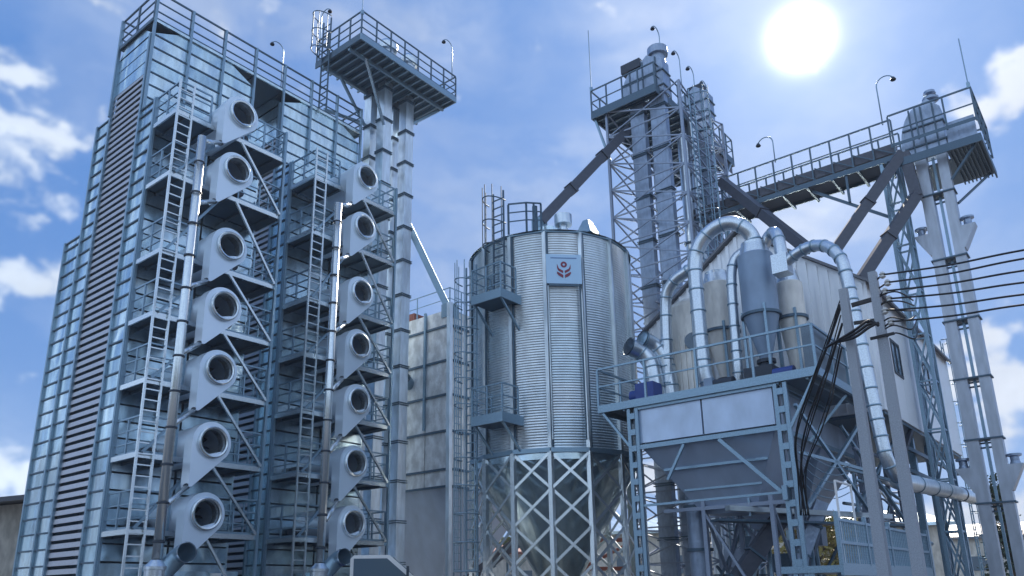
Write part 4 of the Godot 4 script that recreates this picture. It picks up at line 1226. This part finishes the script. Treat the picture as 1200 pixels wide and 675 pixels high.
# ---------------------------------------------------------------- far things
func tree(where: Vector3, tall: float, wide: float, leaf: Material, label: String, conical := false) -> void:
	var t := thing("tree", label, "tree", where, "trees beyond the plant")
	tube(t, "trunk", [where, where + Vector3(.1, tall * .4, .05), where + Vector3(.05, tall * .8, 0)], wide * .05, m.bark, 8)
	for k in 6:
		var a := k * 2.4
		var h := tall * (.35 + k * .07)
		tube(t, "limb", [where + Vector3.UP * h, where + Vector3(cos(a) * wide * .3, h + tall * .15, sin(a) * wide * .3)], wide * .02, m.bark, 5)
	var st := start()
	for c in 60:
		var v := rng.randf()
		var y := tall * (.12 if conical else .3) + v * tall * (.85 if conical else .66)
		var rad := wide * .5 * ((1.05 - v) if conical else sqrt(maxf(.05, sin(PI * (v * .85 + .12)))))
		var a := rng.randf() * TAU
		var o := where + Vector3(cos(a), 0, sin(a)) * rad * sqrt(rng.randf()) + Vector3.UP * y
		for k in 70:
			var d := Vector3(rng.randfn(), rng.randfn() * .7, rng.randfn()) * wide * .07
			var s := wide * .018 + rng.randf() * wide * .02
			var x := Vector3(rng.randfn(), rng.randfn(), rng.randfn()).normalized() * s
			var z := Vector3(rng.randfn(), rng.randfn(), rng.randfn()).normalized() * s
			quad(st, o + d - x, o + d - z, o + d + x, o + d + z)
	done(st, t, "crown", leaf)

func shed(called: String, label: String, c: Vector3, size: Vector3, turn: float, wall: Material, top: Material) -> void:
	var t := thing(called, label, "building", c)
	t.rotation.y = turn
	origin[t] = Vector3.ZERO
	var h := size.y
	plate(t, "walls", PackedVector2Array([Vector2(-size.x / 2, 0), Vector2(-size.x / 2, h), Vector2(0, h * 1.25), Vector2(size.x / 2, h), Vector2(size.x / 2, 0)]), Vector3(0, 0, -size.z / 2), Vector3.RIGHT, Vector3.UP, Vector3.BACK * size.z, wall)
	for s in [-1.0, 1.0]:
		var e := Vector3(s * size.x * .53, h * .985, 0)
		var r := Vector3(0, h * 1.27, 0)
		var zz := Vector3(0, 0, size.z * .53)
		var up := Vector3.UP * .2
		funnel(t, "roof_slope", [r - zz + up, r + zz + up, e + zz + up, e - zz + up], [r - zz, r + zz, e + zz, e - zz], top)
	for k in 6:
		for s in [-1.0, 1.0]:
			var z := (k - 2.5) * size.z / 6.5
			box(t, "window", Vector3(s * (size.x / 2 + .03), h * .6, z), Vector3(.08, h * .22, size.z * .07), m.glass)

func background() -> void:
	var base := pix(470, 690, 25.5)
	var t := thing("parked_truck", "white bonneted truck cab parked behind the second dryer", "truck", Vector3(base.x, 0, base.z))
	t.rotation.y = .8
	origin[t] = Vector3.ZERO
	box(t, "chassis", Vector3(0, .7, 0), Vector3(2.0, .3, 5.6), m.dark)
	var cab := plate(t, "cab", PackedVector2Array([Vector2(-1.5, .85), Vector2(-1.5, 2.62), Vector2(-1.4, 2.72), Vector2(-.35, 2.72), Vector2(.42, 2.06), Vector2(1.75, 1.9), Vector2(1.9, 1.7), Vector2(1.9, .85)]), Vector3(-1.05, 0, 0), Vector3.BACK, Vector3.UP, Vector3.RIGHT * 2.1, m.white_paint)
	plate(cab, "side_window", PackedVector2Array([Vector2(-1.4, 1.95), Vector2(-1.4, 2.62), Vector2(-.42, 2.62), Vector2(.28, 2.02)]), Vector3(1.06, 0, 0), Vector3.BACK, Vector3.UP, Vector3.RIGHT * .02, m.glass)
	plate(cab, "side_window", PackedVector2Array([Vector2(-1.4, 1.95), Vector2(-1.4, 2.62), Vector2(-.42, 2.62), Vector2(.28, 2.02)]), Vector3(-1.06, 0, 0), Vector3.BACK, Vector3.UP, Vector3.LEFT * .02, m.glass)
	bar(cab, "windscreen", Vector3(0, 2.66, -.24), Vector3(0, 2.12, .38), 1.7, .03, m.inner)
	for z in [-2.0, 1.3]:
		for e in [-1.0, 1.0]:
			var wheel := rod(t, "wheel", Vector3(e * .8, .48, z), Vector3(e * 1.07, .48, z), .48, m.dark, 20)
	box(t, "load_bed", Vector3(0, 1.2, -2.3), Vector3(2.1, .7, 1.4), m.blue_paint)
	for e in [-1.0, 1.0]: box(t, "mirror", Vector3(e * 1.25, 2.2, .2), Vector3(.14, .36, .08), m.dark)
	var l := pix(-30, 690, 60)
	shed("storage_shed", "long low grey storage shed with a pitched roof beyond the louvred dryer", Vector3(l.x, 0, l.z), Vector3(14, 4.6, 40), -.2, m.plaster, m.roof)
	var r := pix(880, 690, 62)
	shed("storage_shed", "pale plastered shed with a light pitched roof seen under the hopper bin", Vector3(r.x, 0, r.z), Vector3(16, 5.2, 22), .5, m.plaster, m.sheet_pale)
	var q := pix(690, 690, 75)
	shed("storage_shed", "pale distant shed seen between the silo's legs", Vector3(q.x, 0, q.z), Vector3(14, 4.5, 26), 1.1, m.plaster, m.rust_red)
	var p := pix(1120, 690, 90)
	shed("storage_shed", "distant pale shed seen between the right elevator and the barred landing", Vector3(p.x, 0, p.z), Vector3(16, 5.5, 30), .2, m.plaster, m.roof)
	for v in [[955, 48.0, 5.6, 4.5, 1, "yellowing leafy tree glimpsed through the barred landing"], [1005, 55.0, 5.5, 5.0, 1, "yellowing broad tree beyond the barred landing and poles"], [925, 66.0, 7.0, 6.0, 0, "green leafy tree beside the pale shed under the hopper"], [1190, 40.0, 6.2, 2.2, 2, "narrow dark conifer between the right elevator's trunks"], [590, 70.0, 6.0, 6.0, 0, "green tree far behind the silo ladder"], [740, 60.0, 5.5, 5.0, 0, "green bush-like tree between silo legs and hopper column"], [1060, 70.0, 6.0, 6.0, 0, "green leafy tree far behind the lattice mast"]]:
		var w := pix(v[0], 690, v[1])
		tree(Vector3(w.x, 0, w.z), v[2], v[3], [m.leaf, m.leaf_yellow, m.leaf_dark][v[4]], v[5], v[4] == 2)
	# the yard's other side, behind the camera: what the sheet metal mirrors low down
	for v in [[-42, -20, 9.0, 14.0, 40.0, .3, "blue-grey storehouse across the yard, behind the viewpoint"], [-20, 60, 8.0, 12.0, 36.0, 1.2, "grey storehouse across the yard behind the louvred dryer"], [14, -46, 9.0, 14.0, 44.0, 1.5, "long plastered storehouse across the yard, facing the fans"]]:
		shed("storehouse", v[6], at(v[0], 0, v[1]), Vector3(v[3], v[2], v[4]), v[5], m.painted_dull, m.roof)
	for k in 9:
		var a := 1.15 + k * .33
		var w := Vector3(cos(a) * 34, 0, sin(a) * 34 + 4)
		tree(w, 9.5 + (k % 3) * 1.5, 9.0, m.leaf_dark if k % 2 else m.leaf, "broad dark tree along the yard's edge behind the viewpoint")
	var f := pix(715, 690, 32)
	var tr := thing("red_frame", "rust red steel frame stored behind the silo's legs", "frame", Vector3(f.x, 0, f.z))
	var fx := Vector3(.8, 0, .6)
	for s in [-1.2, 1.2]: bar(tr, "upright", Vector3(f.x, 0, f.z) + fx * s, Vector3(f.x, 3.6, f.z) + fx * s, .15, .15, m.rust_red)
	for h in [1.2, 2.4, 3.5]: bar(tr, "crossbar", Vector3(f.x, h, f.z) - fx * 1.2, Vector3(f.x, h, f.z) + fx * 1.2, .15, .15, m.rust_red)
	bar(tr, "diagonal", Vector3(f.x, 2.4, f.z) - fx * 1.2, Vector3(f.x, 3.5, f.z) + fx * 1.2, .12, .12, m.rust_red)
